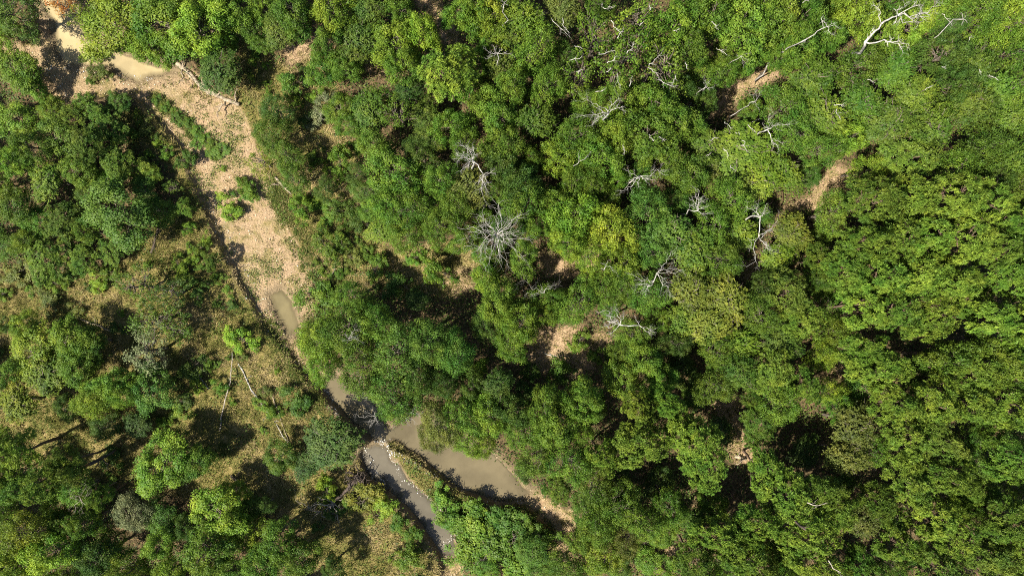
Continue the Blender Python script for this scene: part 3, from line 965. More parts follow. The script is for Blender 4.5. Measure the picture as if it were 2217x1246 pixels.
# ------------------------------------------------------------------ place the trees
LAND = [(135,14,'orange leaved tree'),(250,150,'upper left pond'),(475,155,'grey green cedar'),(375,255,'green weed strip'),(262,474,'starry leaved tree'),
 (490,450,'yellow wash bush'),(600,560,'widest gravel wash'),(332,690,'open crowned clearing tree'),(480,900,'leaning dead pole'),(286,1114,'silvery green bush'),
 (722,960,'dark round streamside crown'),(735,860,'small bluish pool'),(1000,1020,'brown pond'),(940,1140,'narrow lower stream'),(1190,1100,'sandy bar'),(966,168,'isolated olive pine'),
 (1030,370,'tall white snag'),(1077,510,'starburst dead tree'),(1300,240,'fallen white branches'),(1390,385,'sprawling dead branches'),(1517,435,'small broom shaped snag'),(1645,490,'crooked white snag'),
 (1425,590,'fan shaped dead tree'),(1335,695,'antler shaped dead tree'),(1920,60,'great forked dead tree'),(1590,215,'bare earth track'),(1815,385,'bare sandy patch'),(1240,750,'bare soil opening'),
 (656,460,'lone dry bank bush'),(942,580,'vivid sapling'),(1410,870,'twin bright pines'),(2170,1070,'dark leaning trunk'),(1540,680,'golden feathery crown'),(626,172,'small dark bush'),
 (690,300,'black shadow patch'),(1340,140,'pale limbed oak'),(775,1040,'dark uprooted stump'),(1070,115,'little white snag'),(2030,740,'large dark gap'),
 (1400,1020,'hollow below the olive pine'),(1830,1160,'black lower right hollow'),(1880,1010,'orange earth strip'),(180,1080,'shaded dead branches'),(880,905,'white twigs over water'),
 (1600,320,'wide yellow green crown'),(150,690,'fallen clearing pole'),(2217,0,'upper right photo corner'),(0,1246,'lower left photo corner'),(2217,1246,'lower right photo corner'),(0,300,'left photo edge'),
 (2217,500,'right photo edge'),(1700,1246,'bottom photo edge'),(1500,0,'top photo edge'),(1715,335,'small sandy hole'),(1820,800,'bare earth spots')]
def dirword(dx, dy):
    a = math.degrees(math.atan2(-dy, dx)) % 360
    return ['right of', 'upper right of', 'above', 'upper left of', 'left of', 'lower left of', 'below', 'lower right of'][int((a + 22.5) // 45) % 8]
ORD = ['nearest', 'second nearest', 'third nearest', 'fourth nearest', 'fifth nearest', 'sixth nearest', 'seventh nearest', 'eighth nearest', 'ninth nearest', 'tenth nearest', 'eleventh nearest', 'twelfth nearest', 'farthest']
def grow_extra():
    rng = np.random.default_rng(2024); N0 = len(TL)
    for x, y in [(322,205),(341,222),(362,232),(383,256),(404,268),(420,291),(436,300),(455,318),(452,338),(468,342),(425,275),(440,330),(470,360)]:
        TL.append((x + rng.normal(0, 4), y + rng.normal(0, 4), rng.uniform(6, 10), 's', 'bgm'[rng.integers(3)], rng.uniform(.3, .6), ''))
    def one(px, py): return terrain_z(np.array([px]), np.array([py]))
    # canopy hollows: trees made lower, leaf tint darkened to paint in the shade
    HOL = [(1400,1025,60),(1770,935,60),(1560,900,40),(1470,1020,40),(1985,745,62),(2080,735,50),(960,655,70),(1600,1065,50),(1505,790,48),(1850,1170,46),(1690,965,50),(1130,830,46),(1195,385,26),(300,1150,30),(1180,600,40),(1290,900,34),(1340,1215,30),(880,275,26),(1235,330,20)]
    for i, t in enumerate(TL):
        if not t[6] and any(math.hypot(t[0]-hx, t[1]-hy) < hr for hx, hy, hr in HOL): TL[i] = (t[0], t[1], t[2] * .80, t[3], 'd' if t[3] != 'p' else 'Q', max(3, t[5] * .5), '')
        elif not t[6] and t[0] < 430 and 200 < t[1] < 600: TL[i] = (t[0], t[1], t[2] * .92) + t[3:]
    # understorey and gap filling trees of the closed wood
    n = 0
    for _ in range(9000):
        if n >= 130: break
        x = rng.uniform(-10, 2230); y = rng.uniform(-10, 1256)
        dd = min(math.hypot(t[0]-x, t[1]-y) - t[2] * .82 for t in TL)
        if dd < 12 or any(math.hypot(x-hx, y-hy) < hr + 18 for hx, hy, hr in HOL): continue
        gx_ = np.array([x]); gy_ = np.array([y])
        if max(float(sdf(p, gx_, gy_)[0]) for p in OPEN) > -16: continue
        if max(float(sdf(p, gx_, gy_)[0]) for p in SOIL) > -22: continue
        if float(one(x, y)[1][0]) > -24: continue
        nb = sorted(TL[:N0], key=lambda t: math.hypot(t[0]-x, t[1]-y))[:4]; nb = [t for t in nb if t[3] != 's'] or nb; t = nb[rng.integers(len(nb))]
        kind = t[3] if t[3] not in 'sq' else 'b'
        if rng.random() < .35: kind = 'b'
        r = float(np.clip(dd + rng.uniform(12, 20), 22, 44))
        TL.append((x, y, r, kind, {'p': 'pPgQ', 'o': 'gmk', 'b': 'gbkm', 'y': 'gpm', 'c': 'gQd'}[kind][rng.integers(3)], max(3, t[5] * rng.uniform(.55, .8)), '')); n += 1
    # saplings and scrub out on the dry grass
    m = 0
    for _ in range(6000):
        if m >= 115: break
        x = rng.uniform(-5, 1080); y = rng.uniform(60, 1250); gx_ = np.array([x]); gy_ = np.array([y])
        if max(float(sdf(p, gx_, gy_)[0]) for p in OPEN) < -4: continue
        if float(one(x, y)[1][0]) > -9 - 4 * rng.random() - .02 * x: continue
        if float(fbm(gx_, gy_, 130, 333)[0]) + rng.normal(0, .25) < (.0 if x < 400 else .55 if (400 < x < 660 and 680 < y < 1110) else .22 if y > 640 else .18): continue
        r = float(rng.choice([7, 8, 10, 12, 14, 18], p=[.2, .22, .22, .16, .12, .08]))
        dd = min(math.hypot(t[0]-x, t[1]-y) - t[2] for t in TL)
        if dd < r * .3: continue
        TL.append((x, y, r, 's', 'gmkldx'[rng.integers(6)], r * rng.uniform(.045, .10) + .2, '')); m += 1
    # the wood goes on around the view
    q = 0
    for _ in range(4000):
        if q >= 85: break
        x = rng.uniform(-190, 2400); y = rng.uniform(-190, 1430)
        if -45 < x < 2262 and -45 < y < 1291: continue
        if float(one(x, y)[1][0]) > -30 or min(math.hypot(t[0]-x, t[1]-y) - t[2] * .8 for t in TL) < 30: continue
        t = min(TL[:N0], key=lambda t: math.hypot(t[0]-x, t[1]-y) + (300 if t[3] in 'sq' else 0))
        TL.append((x, y, rng.uniform(38, 58), t[3], t[4] if t[4] != 'O' else 'g', t[5] * rng.uniform(.8, 1.0), '')); q += 1
    print('fill', n, 'scrub', m, 'around', q)
grow_extra()
def make_labels(T):
    labs = [t[6] for t in T]; buckets = {}
    for i, t in enumerate(T):
        if labs[i]: continue
        ds = sorted((math.hypot(t[0]-x, t[1]-y), n, x, y) for x, y, n in LAND)
        d, n, x, y = ds[0] if ds[0][0] > 24 else ds[1]
        base = '%s %s' % (CNAME[t[4]], KIND[t[3]][3])
        rel = '%s the %s' % (dirword(t[0]-x, t[1]-y), n)
        size = 'tiny ' if t[2] < 11 else 'small ' if t[2] < 36 else ('large ' if t[2] > 60 else '')
        buckets.setdefault((size + base, rel), []).append((d, i))
    for (b, rel), L in buckets.items():
        L.sort()
        for k, (d, i) in enumerate(L):
            labs[i] = b + ', ' + rel if len(L) == 1 else '%s, %s %s' % (b, ORD[min(k, 12)], rel)
    return labs
TR = np.random.default_rng(99)
TREE_OBS = []
LABS = make_labels(TL)
def place_tree(px, py, r, kind, tint, h, label, idx):
    pr = PROTO[kind][TR.integers(len(PROTO[kind]))]
    zc = h * .68
    x, y, _ = world(px, py, zc)
    gpx, gpy = x / S + CX, CY - y / S
    z0 = gz(gpx, gpy)
    rw = r * S * (H - zc) / H * (1.2 if kind == 's' else 0.98)
    nm, cat, grp, _ = KIND[kind]
    e = bpy.data.objects.new(nm, None); link(e); e.empty_display_size = .5
    e.location = (x, y, z0 - .02)
    ax = TR.uniform(.86, 1.16); sz = h / PH
    e.scale = (rw / PR * ax, rw / PR / ax, sz)
    e.rotation_euler = (0, 0, TR.uniform(0, 6.283))
    tag(e, label, cat, grp)
    c = bpy.data.objects.new('crown', pr[0]); link(c, e)
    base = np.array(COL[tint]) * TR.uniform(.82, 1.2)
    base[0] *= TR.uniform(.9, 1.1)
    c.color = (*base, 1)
    t = bpy.data.objects.new('trunk', pr[1]); link(t, e)
    if kind == 's':   # bushes sit on the ground: lower the crown
        c.location.z = -2.4; t.location.z = -2.4; e.scale[2] = h / (PH - 2.4)
    return e
for i, t in enumerate(TL):
    TREE_OBS.append(place_tree(*t[:6], LABS[i], i))
print('trees', len(TL), 'unique labels', len(set(LABS)))

# ------------------------------------------------------------------ dead trees, built limb by limb
def dead_tree(name, label, fork, tips, r0=.10, hz=11, mat=None, depth=2, spine=None, seed=1, group='bare dead trees', cat='dead tree', lean=0, nsub=(3, 6), lens=(.25, .5), base=None, dz=1.0):
    """fork = (px,py) of the main fork at height hz; tips = [(px,py,dz[,from])]; spine = extra fork points reached from fork"""
    mat = mat or M_dead; r0 *= .52; nsub = (nsub[0] + 1, nsub[1] + 2); rng = np.random.default_rng(seed)
    F = np.array(world(fork[0], fork[1], hz))
    B = np.array(world(base[0], base[1], 0)) if base else np.array([F[0]*.99, F[1]*.99, 0.])
    B[2] = gz(B[0]/S + CX, CY - B[1]/S) - .2
    e = link(bpy.data.objects.new(name, None)); e.location = B; e.empty_display_size = .4
    tag(e, label, cat, group)
    W = Wood(); P = crooked((0, 0, 0), F - B, 9, .04, rng); W.add(P, np.linspace(r0 * 1.7, r0, 9), 8)
    pts = [F - B]
    for sx, sy, sz, fr, rr in (spine or []):
        Q = np.array(world(sx, sy, hz + sz)) - B
        rr *= .54; W.add(crooked(pts[fr], Q, 6, .10, rng), np.linspace(rr * 1.25, rr * .8, 6), 6); pts.append(Q)
    link(bpy.data.objects.new('trunk', W.mesh('dead_trunk', mat)), e)
    for t in tips:
        fr = t[3] if len(t) > 3 else 0
        Q = np.array(world(t[0], t[1], hz + t[2] * dz)) - B
        W = Wood(); branch(W, pts[fr], Q, r0 * (.5 if fr == 0 else .42), depth, rng, .16, nsub, lens, .1, 5, .22)
        link(bpy.data.objects.new('branch', W.mesh('dead_branch', mat)), e)
    return e
dead_tree('dead_tree', 'tall white bare snag with a fan of branches left of centre top', (1022, 344),
    [(1002,308,1.5),(990,328,1),(988,352,.8),(996,372,.3),(1012,318,2),(1008,338,2),(1032,322,1),(1072,368,0,1),(1052,420,-1,1),(1062,396,-.5,1),(1036,400,-1,1),(1052,440,-2,1)], .15, 11, spine=[(1046,376,-.8,0,.10)], seed=3)
rg = np.random.default_rng(5); st = []
for k in range(34):
    a = k / 34 * 6.283 + rg.normal(0, .12); rr = rg.uniform(50, 88); st.append((1074 + rr*math.cos(a), 510 - rr*.92*math.sin(a), rg.uniform(-.5, 1.8)))
dead_tree('dead_tree', 'white starburst dead tree with branches radiating from one point at centre', (1075, 508), st, .085, 11.5, depth=1, seed=6, nsub=(4, 7), lens=(.25, .5))
dead_tree('dead_tree', 'white branches fallen across the oak crowns above centre', (1319, 244),
    [(1280,220,.5),(1250,252,0),(1258,215,.3),(1280,272,0),(1341,205,1),(1356,234,.5),(1290,262,.5),(1300,250,.8)], .12, 13.2, seed=7)
dead_tree('dead_tree', 'sprawling dead branches reaching sideways across green crowns at upper centre', (1386, 381),
    [(1352,368,.3),(1448,378,.6),(1340,412,0),(1364,396,.3),(1380,408,.2),(1404,396,.2),(1420,388,.6)], .10, 12.5, seed=8)
dead_tree('dead_tree', 'small broom shaped white snag right of centre above the dark green crown', (1511, 456),
    [(1510,408,1),(1494,440,.6),(1521,428,1),(1534,430,.6),(1541,462,0),(1500,425,1),(1516,418,1.2),(1528,445,.5)], .09, 11.5, seed=9)
dead_tree('dead_tree', 'crooked white snag with long limbs standing in yellow foliage', (1646, 471),
    [(1614,446,.5),(1660,440,.6),(1630,466,.4),(1684,474,.3,1),(1622,545,0,1),(1616,578,-.5,1),(1662,542,0,1),(1684,547,.3,1),(1668,500,.4,1),(1640,440,.5)], .12, 10.5, spine=[(1643,514,-.2,0,.09)], seed=10)
dead_tree('dead_tree', 'fan shaped bare tree above the golden feathery crown', (1413, 612),
    [(1366,592,.3),(1386,634,0),(1400,630,.3),(1374,618,.2),(1458,544,1,1),(1482,586,.6,1),(1464,644,0,1),(1450,614,.4,1),(1438,570,.8,1),(1430,630,.3,1),(1470,600,.3,1)], .10, 11.0, spine=[(1424,589,.3,0,.08)], seed=11)
dead_tree('dead_tree', 'antler shaped pale dead tree above the bare soil opening', (1341, 703),
    [(1288,672,.5),(1302,708,0),(1315,722,0),(1333,668,.8),(1350,680,.6),(1318,684,.6),(1412,722,0,1),(1426,708,.2,1),(1374,686,.5,1),(1320,695,.5)], .12, 10.0, spine=[(1384,704,.1,0,.08)], seed=12)
dead_tree('dead_tree', 'great forked white dead tree leaning over the canopy at the upper right', (1873, 91),
    [(1964,4,.5,2),(1890,10,1,1),(2030,14,.2,2),(2014,38,0,2),(1981,50,.2,2),(1935,50,.2,2),(1923,102,0,3),(1955,116,.2,4),(1970,101,.2,4),(1926,78,.5,4),(1890,66,.5,0),(1998,22,.6,2)],
    .20, 13.5, spine=[(1908,52,.6,0,.16),(1944,32,.6,1,.13),(1914,86,.2,0,.12),(1930,92,.3,3,.08)], seed=13, base=(1840,118))
dead_tree('dead_tree', 'long bare branch slanting through the canopy left of the great forked tree', (1748, 84),
    [(1812,50,.5,1),(1822,62,.4,1),(1806,76,.2,1),(1782,36,.4,1),(1738,92,-.5)], .09, 13, spine=[(1790,58,.2,0,.07)], seed=14)
dead_tree('dead_tree', 'small upright bare sapling at the lower end of the bare earth track', (1636, 219), [(1624,196,.8),(1650,197,.8),(1638,192,1),(1644,238,.2),(1628,225,.2)], .06, 8.5, depth=1, seed=15)
dead_tree('dead_tree', 'small white bare sapling left of the bare earth track', (1528, 189), [(1512,192,.4),(1524,164,.8),(1553,184,.4),(1538,196,.3),(1540,170,.6)], .06, 10, depth=1, seed=16)
dead_tree('dead_tree', 'thin bare twigs at the upper end of the bare earth track', (1606, 121), [(1628,116,.4),(1610,148,.2),(1594,122,.3),(1622,132,.2)], .05, 9, depth=1, seed=17)
dead_tree('dead_tree', 'bent white snag over the yellow green feathery crown at upper right', (1662, 280),
    [(1710,262,.5),(1660,233,.6),(1698,310,.3,1),(1688,326,.1,1),(1676,320,.3,1),(1686,268,.6),(1650,268,.3)], .10, 9.5, spine=[(1671,302,0,0,.08)], seed=18)
dead_tree('dead_tree', 'little white snag right of the isolated olive pine', (1076, 116), [(1052,103,.5),(1055,127,.2),(1064,98,.8),(1108,117,.3),(1062,112,.4),(1088,106,.3)], .08, 11, seed=19)
dead_tree('dead_tree', 'dense white dead twigs hanging over the upper end of the brown pond', (877, 898), [(850,926,0),(874,872,.5),(904,918,0),(918,892,.3),(860,886,.5),(885,920,.2),(866,912,.3),(900,880,.4)], .07, 7, seed=20)
dead_tree('dead_tree', 'white dead branches in black shade above the rocky stream head', (813, 900), [(799,926,0),(818,922,0),(768,896,.3),(786,886,.5),(788,912,.3),(804,884,.4)], .07, 6, seed=21)
dead_tree('dead_tree', 'pale dead branches reaching over the small bluish pool', (799, 856), [(766,843,.3),(778,826,.5),(808,834,.4),(790,866,.2),(782,850,.3)], .06, 7, seed=22)
dead_tree('dead_tree', 'grey bare twigs poking out of the dark green riverside crowns', (756, 732), [(784,741,.2),(741,738,.2),(771,697,.4),(745,722,.4),(768,722,.5)], .06, 11.2, seed=23)
dead_tree('dead_tree', 'short dead branch curving left of the fan shaped bare tree', (1312, 575), [(1301,570,.3),(1320,562,.4),(1338,600,0),(1306,585,.2)], .06, 9.5, depth=1, seed=24)
dead_tree('dead_tree', 'thin grey dead branches over the dark gap below the starburst tree', (1178, 634), [(1215,608,.3),(1170,615,.3),(1126,608,.3),(1150,638,.2),(1134,640,.1),(1190,618,.4)], .06, 8, M_deadgrey if False else None, seed=25)
dead_tree('dead_tree', 'dead branches lying in deep shade near the lower left corner', (175, 1082), [(200,1058,.3),(151,1074,.2),(182,1044,.4),(208,1086,.2),(157,1113,0),(148,1060,.3),(180,1110,.1)], .08, 6, mat=M_deadgrey, seed=26)
dead_tree('dead_tree', 'grey lichen covered bare shrub in the dry grass left of the wood', (694, 250), [(706,232,.3),(682,238,.3),(712,262,.2),(690,268,.1),(700,240,.4)], .04, 2.5, mat=M_deadgrey, depth=1, seed=27)
dead_tree('dead_tree', 'bare twigs at the top edge above the little white snag', (1092, 6), [(1082,-4,.3),(1104,-2,.3),(1086,14,.1),(1100,12,.2)], .06, 12, depth=1, seed=28)
dead_tree('dead_tree', 'tiny white snag at the right side of the top right canopy', (2086, 42), [(2080,26,.3),(2096,50,.1),(2082,56,.1),(2092,34,.3)], .07, 12.8, depth=1, seed=29)

# bare pale limbs showing in living crowns: parts of the tree they grow on
def z3(zx, zy): return (1100 + zx/2.966, zy/2.966)
def z4(zx, zy): return (1657 + zx/2.966, zy/2.966)
LIMBS = [(z3(280,120),z3(400,240)),(z3(350,115),z3(400,215)),(z3(425,295),z3(485,312)),(z3(395,388),z3(472,358)),(z3(585,335),z3(685,325)),(z3(660,130),z3(722,212)),(z3(605,18),z3(685,42)),
 (z3(635,405),z3(695,362)),(z3(762,345),z3(805,268)),(z3(700,245),z3(742,188)),(z3(905,425),z3(988,342)),(z3(900,430),z3(965,505)),(z3(960,512),z3(1095,550)),(z3(1072,478),z3(1050,548)),
 (z3(780,555),z3(802,488)),(z3(700,468),z3(716,565)),(z3(628,465),z3(665,438)),(z3(1308,138),z3(1352,192)),(z3(1338,308),z3(1405,355)),(z3(905,25),z3(915,62)),(z3(1138,398),z3(1150,440)),
 (z3(905,865),z3(935,905)),(z3(968,880),z3(1005,905)),(z3(738,928),z3(745,995)),(z3(420,1065),z3(535,972)),(z3(845,165),z3(870,140)),(z3(1060,200),z3(1100,185)),(z3(560,590),z3(620,570)),(z3(440,460),z3(480,450)),
 (z3(1390,780),z3(1430,820)),(z3(1460,850),z3(1490,860)),(z3(1300,900),z3(1340,880)),(z3(1380,950),z3(1420,1000)),(z3(1500,900),z3(1535,980)),(z3(1270,1000),z3(1300,985)),(z3(1430,1060),z3(1460,1100)),(z3(1540,800),z3(1590,850)),(z3(1560,790),z3(1610,770)),
 (z4(655,510),z4(705,532)),(z4(458,700),z4(482,762)),(z4(1025,578),z4(1072,548)),(z4(1130,88),z4(1195,168)),(z4(1440,480),z4(1495,515)),(z4(1375,445),z4(1385,478)),(z4(1300,270),z4(1325,228)),(z4(1130,430),z4(1160,440)),(z4(440,675),z4(500,685)),(z4(240,20),z4(280,8)),(z4(365,105),z4(380,180))]
rl = np.random.default_rng(77)
for a, b in LIMBS:
    mx, my = (a[0]+b[0])/2, (a[1]+b[1])/2
    i = min(range(len(TL)), key=lambda k: math.hypot(TL[k][0]-mx, TL[k][1]-my) / TL[k][2]); t = TL[i]; e = TREE_OBS[i]
    d = min(1, math.hypot(t[0]-mx, t[1]-my) / t[2]); z = t[5] * (.68 + .36 * math.sqrt(max(0, 1 - d*d*.8)))
    A = np.array(world(a[0], a[1], z - .25)); B = np.array(world(b[0], b[1], z + .15))
    W = Wood(); branch(W, A, B, .036, 1, rl, .15, (3, 6), (.25, .5), .1, 5, .35)
    o = bpy.data.objects.new('bare_limb', W.mesh('bare_limb', M_dead)); link(o, e)
    mw = Matrix.LocRotScale(e.location, e.rotation_euler, e.scale); o.matrix_parent_inverse = mw.inverted()

# ------------------------------------------------------------------ fallen trunks and poles
def log(name, label, pts, r, mat, cat='log', z0=.0, z1=None, stubs=3, seed=0, group='fallen trunks and poles'):
    rng = np.random.default_rng(seed + 500); P = []
    n = len(pts)
    for i, (x, y) in enumerate(pts):
        zz = z0 + ((z1 if z1 is not None else z0) - z0) * i / (n - 1)
        X, Y, _ = world(x, y, zz); P.append((X, Y, zz + gz(x, y) + r * .8))
    Q = []
    for i in range(n - 1): Q += list(crooked(P[i], P[i+1], 6, .05, rng))[:-1]
    Q.append(np.array(P[-1])); Q = np.array(Q); o0 = Q[0].copy(); Q = Q - o0
    e = link(bpy.data.objects.new(name, None)); e.location = o0; tag(e, label, cat, group)
    W = Wood(); W.add(Q, np.linspace(r, r * .55, len(Q)), 8); link(bpy.data.objects.new('stem', W.mesh('log_stem', mat)), e)
    for k in range(stubs):
        i = rng.integers(2, len(Q) - 1); d = rng.normal(0, 1, 3); d[2] = abs(d[2]) * .4; d /= np.linalg.norm(d)
        W = Wood(); branch(W, Q[i], Q[i] + d * rng.uniform(.5, 1.3) * (r / .12) ** .5, r * .35, 1, rng, .2, (1, 3), (.3, .5), .05, 5, .3)
        link(bpy.data.objects.new('branch_stub', W.mesh('branch_stub', mat)), e)
log('fallen_log', 'split pale log lying from the pond edge towards the grey green cedar', [(384,137),(412,160),(440,192)], .30, M_log, seed=1)
log('fallen_log', 'thick pale log at the foot of the grey green cedar with dark shadow beside', [(432,178),(470,205),(520,228)], .34, M_log, seed=2)
log('fallen_log', 'thin log parallel to the split pale log on the wash bank', [(396,150),(430,186),(450,204)], .14, M_log, seed=3)
log('fallen_log', 'straight log on dry ground above the lone round bush', [(598,384),(632,420)], .16, M_log, seed=4)
log('wood_post', 'short dark post leaning beside the lone round bush', [(656,427),(668,446)], .12, M_burnt, 'post', stubs=0, seed=5)
log('fallen_pole', 'longest thin white pole lying diagonally in the lower left clearing', [(515,785),(570,880),(628,962)], .085, M_dead, 'pole', stubs=7, seed=6)
log('fallen_pole', 'short thin pole touching the lower end of the longest white pole', [(585,850),(606,905),(625,960)], .08, M_log, 'pole', stubs=2, seed=7)
log('leaning_pole', 'grey dead pole rising out of the round shadow in the lower clearing', [(475,932),(484,880),(492,845),(502,762)], .075, M_deadgrey, 'pole', z0=0, z1=1.2, stubs=3, seed=8)
log('fallen_pole', 'pale fallen pole in the left clearing beside the yellow green trees', [(152,678),(200,700),(250,718)], .12, M_log, 'pole', stubs=4, seed=9)
log('fallen_pole', 'small pale stick lying left of the leaning grey pole', [(424,798),(436,822),(452,842)], .09, M_dead, 'pole', stubs=2, seed=10)
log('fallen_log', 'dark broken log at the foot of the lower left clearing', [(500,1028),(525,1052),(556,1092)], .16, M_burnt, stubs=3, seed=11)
log('fallen_pole', 'thin white stick standing on the green bank right of the gravel wash', [(718,596),(727,562)], .06, M_dead, 'pole', stubs=1, seed=12)
log('broken_stump', 'pale broken stump at the edge of the lower right hollows', [(1590,985),(1614,993)], .22, M_log, 'stump', stubs=3, seed=13)
log('leaning_tree', 'long dark bare trunk leaning at the lower right edge', [(2108,1046),(2160,1068),(2240,1100)], .24, M_burnt, 'tree trunk', z0=1, z1=9, stubs=4, seed=14)
log('leaning_tree', 'short dark trunk showing between olive pines at lower right', [(1704,1106),(1741,1143)], .16, M_burnt, 'tree trunk', z0=9, z1=13, stubs=2, seed=15)
log('leaning_tree', 'curved pale bare stem across the pine above the short dark trunk', [(1745,1085),(1768,1092),(1790,1086)], .05, M_deadgrey, 'tree trunk', z0=13.6, z1=13.9, stubs=2, seed=16)
log('leaning_tree', 'pale forked stem at the bottom edge among olive pines', [(1794,1212),(1804,1230),(1820,1238)], .05, M_deadgrey, 'tree trunk', z0=13.4, z1=13.9, stubs=2, seed=17)
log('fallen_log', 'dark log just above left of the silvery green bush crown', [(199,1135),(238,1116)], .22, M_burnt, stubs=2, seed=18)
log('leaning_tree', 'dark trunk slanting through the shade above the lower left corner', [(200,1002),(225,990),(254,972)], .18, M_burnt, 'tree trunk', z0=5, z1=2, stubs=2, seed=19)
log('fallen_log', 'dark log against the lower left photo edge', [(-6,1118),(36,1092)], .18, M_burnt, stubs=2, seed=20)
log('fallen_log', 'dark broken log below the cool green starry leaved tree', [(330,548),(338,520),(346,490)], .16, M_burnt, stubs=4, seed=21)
log('fallen_pole', 'thin dead stick at the lower right of the bare soil opening', [(1176,762),(1215,770)], .06, M_dead, 'pole', stubs=2, seed=22)
log('fallen_log', 'dark knotted driftwood on the left bank above the wash pool', [(1236,1112),(1226,1090)], .10, M_log, stubs=3, seed=23) if False else None

# uprooted tree lying by the stream
e = link(bpy.data.objects.new('uprooted_tree', None)); X, Y, _ = world(772, 1032); e.location = (X, Y, gz(772, 1032))
tag(e, 'dark uprooted tree with a splayed root plate lying beside the rocky stream', 'uprooted tree', 'fallen trunks and poles')
ru = np.random.default_rng(321); W = Wood()
for k in range(26):
    a = ru.uniform(0, 6.283); d = np.array([math.cos(a) * .9 + .2, math.sin(a), ru.uniform(-.1, .9)]); branch(W, (0, 0, .3), d * ru.uniform(.8, 1.7) + [0, 0, .3], .09, 1, ru, .3, (2, 4), (.3, .5), 0, 5, .3)
link(bpy.data.objects.new('root_plate', W.mesh('root_plate', M_burnt)), e)
T1 = np.array([(725-772)*S, -(1085-1032)*S, .5]); W = Wood(); W.add(crooked((0, 0, .4), T1, 8, .06, ru), np.linspace(.24, .12, 8), 8); link(bpy.data.objects.new('trunk', W.mesh('uprooted_trunk', M_burnt)), e)
for tx, ty in [(640,1080),(660,1100),(680,1118),(700,1112),(690,1070),(720,1115),(740,1108),(676,1090),(750,1078),(735,1125)]:
    W = Wood(); branch(W, T1, ((tx-772)*S, -(ty-1032)*S, ru.uniform(.2, 1.0)), .06, 2, ru, .2, (3, 5), (.25, .5), .05, 5, .25)
    link(bpy.data.objects.new('branch', W.mesh('uprooted_branch', M_deadgrey)), e)

# ------------------------------------------------------------------ stones, grass, weeds, undergrowth: nobody could count these
def varied_material(name, stops, rough=.9, trans=0):
    m, nt, b = new_mat(name); N = nt.nodes; L = nt.links
    at = N.new('ShaderNodeAttribute'); at.attribute_name = 'v'; r = N.new('ShaderNodeValToRGB'); el = r.color_ramp.elements
    el[0].position, el[0].color = stops[0][0], (*stops[0][1], 1); el[1].position, el[1].color = stops[-1][0], (*stops[-1][1], 1)
    for p, c in stops[1:-1]: q = el.new(p); q.color = (*c, 1)
    L.new(at.outputs['Fac'], r.inputs[0]); L.new(r.outputs[0], b.inputs['Base Color']); b.inputs['Roughness'].default_value = rough; b.inputs['Specular IOR Level'].default_value = .2
    if trans:
        tr = N.new('ShaderNodeBsdfTranslucent'); mx = N.new('ShaderNodeMixShader'); mx.inputs[0].default_value = trans
        L.new(r.outputs[0], tr.inputs[0]); L.new(b.outputs[0], mx.inputs[1]); L.new(tr.outputs[0], mx.inputs[2]); L.new(mx.outputs[0], N['Material Output'].inputs[0])
    return m
OCT = np.array([(1,0,0),(0,1,0),(-1,0,0),(0,-1,0),(0,0,1),(0,0,-1)], float)
OF = np.array([(0,1,4),(1,2,4),(2,3,4),(3,0,4),(1,0,5),(2,1,5),(3,2,5),(0,3,5)])
def stones(name, px, py, size, z, mat, rng, vv):
    n = len(px); s = size[:, None, None] * np.stack([rng.uniform(.6, 1.3, n), rng.uniform(.6, 1.2, n), rng.uniform(.35, .7, n)], 1)[:, None, :]
    V = OCT[None] * s * rng.uniform(.7, 1.25, (n, 6, 1)); a = rng.uniform(0, 6.283, n); c, si = np.cos(a)[:, None], np.sin(a)[:, None]
    x = V[..., 0]*c - V[..., 1]*si; y = V[..., 0]*si + V[..., 1]*c; V = np.stack([x, y, V[..., 2]], -1)
    V += np.stack([(px - CX)*S, (CY - py)*S, z + size*.15], 1)[:, None, :]
    F = (OF[None] + (np.arange(n)*6)[:, None, None]).reshape(-1, 3)
    return tag(link(bpy.data.objects.new(name, mesh_np(name, V.reshape(-1, 3), F, mat, {'v': ('FACE', np.repeat(vv, 8))}))), kind='stuff')
def sample(n, x0, x1, y0, y1, rng): return rng.uniform(x0, x1, n), rng.uniform(y0, y1, n)
rs = np.random.default_rng(404)
px, py = sample(110000, -30, 1280, -30, 1270, rs); z, bed, pond, sp = terrain_z(px, py)
k = (bed > -2) & (sp < -3) & (rs.random(len(px)) < np.where(pond > 2, .0, .42 + .5 * (fbm(px, py, 60, 88) > 0)))
px, py, z = px[k], py[k], z[k]
M_stone = varied_material('gravel_stones', [(0, (.09, .065, .04)), (.35, (.22, .15, .09)), (.7, (.34, .26, .16)), (1, (.55, .49, .36))])
stones('gravel', px, py, .035 + .075 * rs.random(len(px)) ** 3, z, M_stone, rs, rs.random(len(px)))
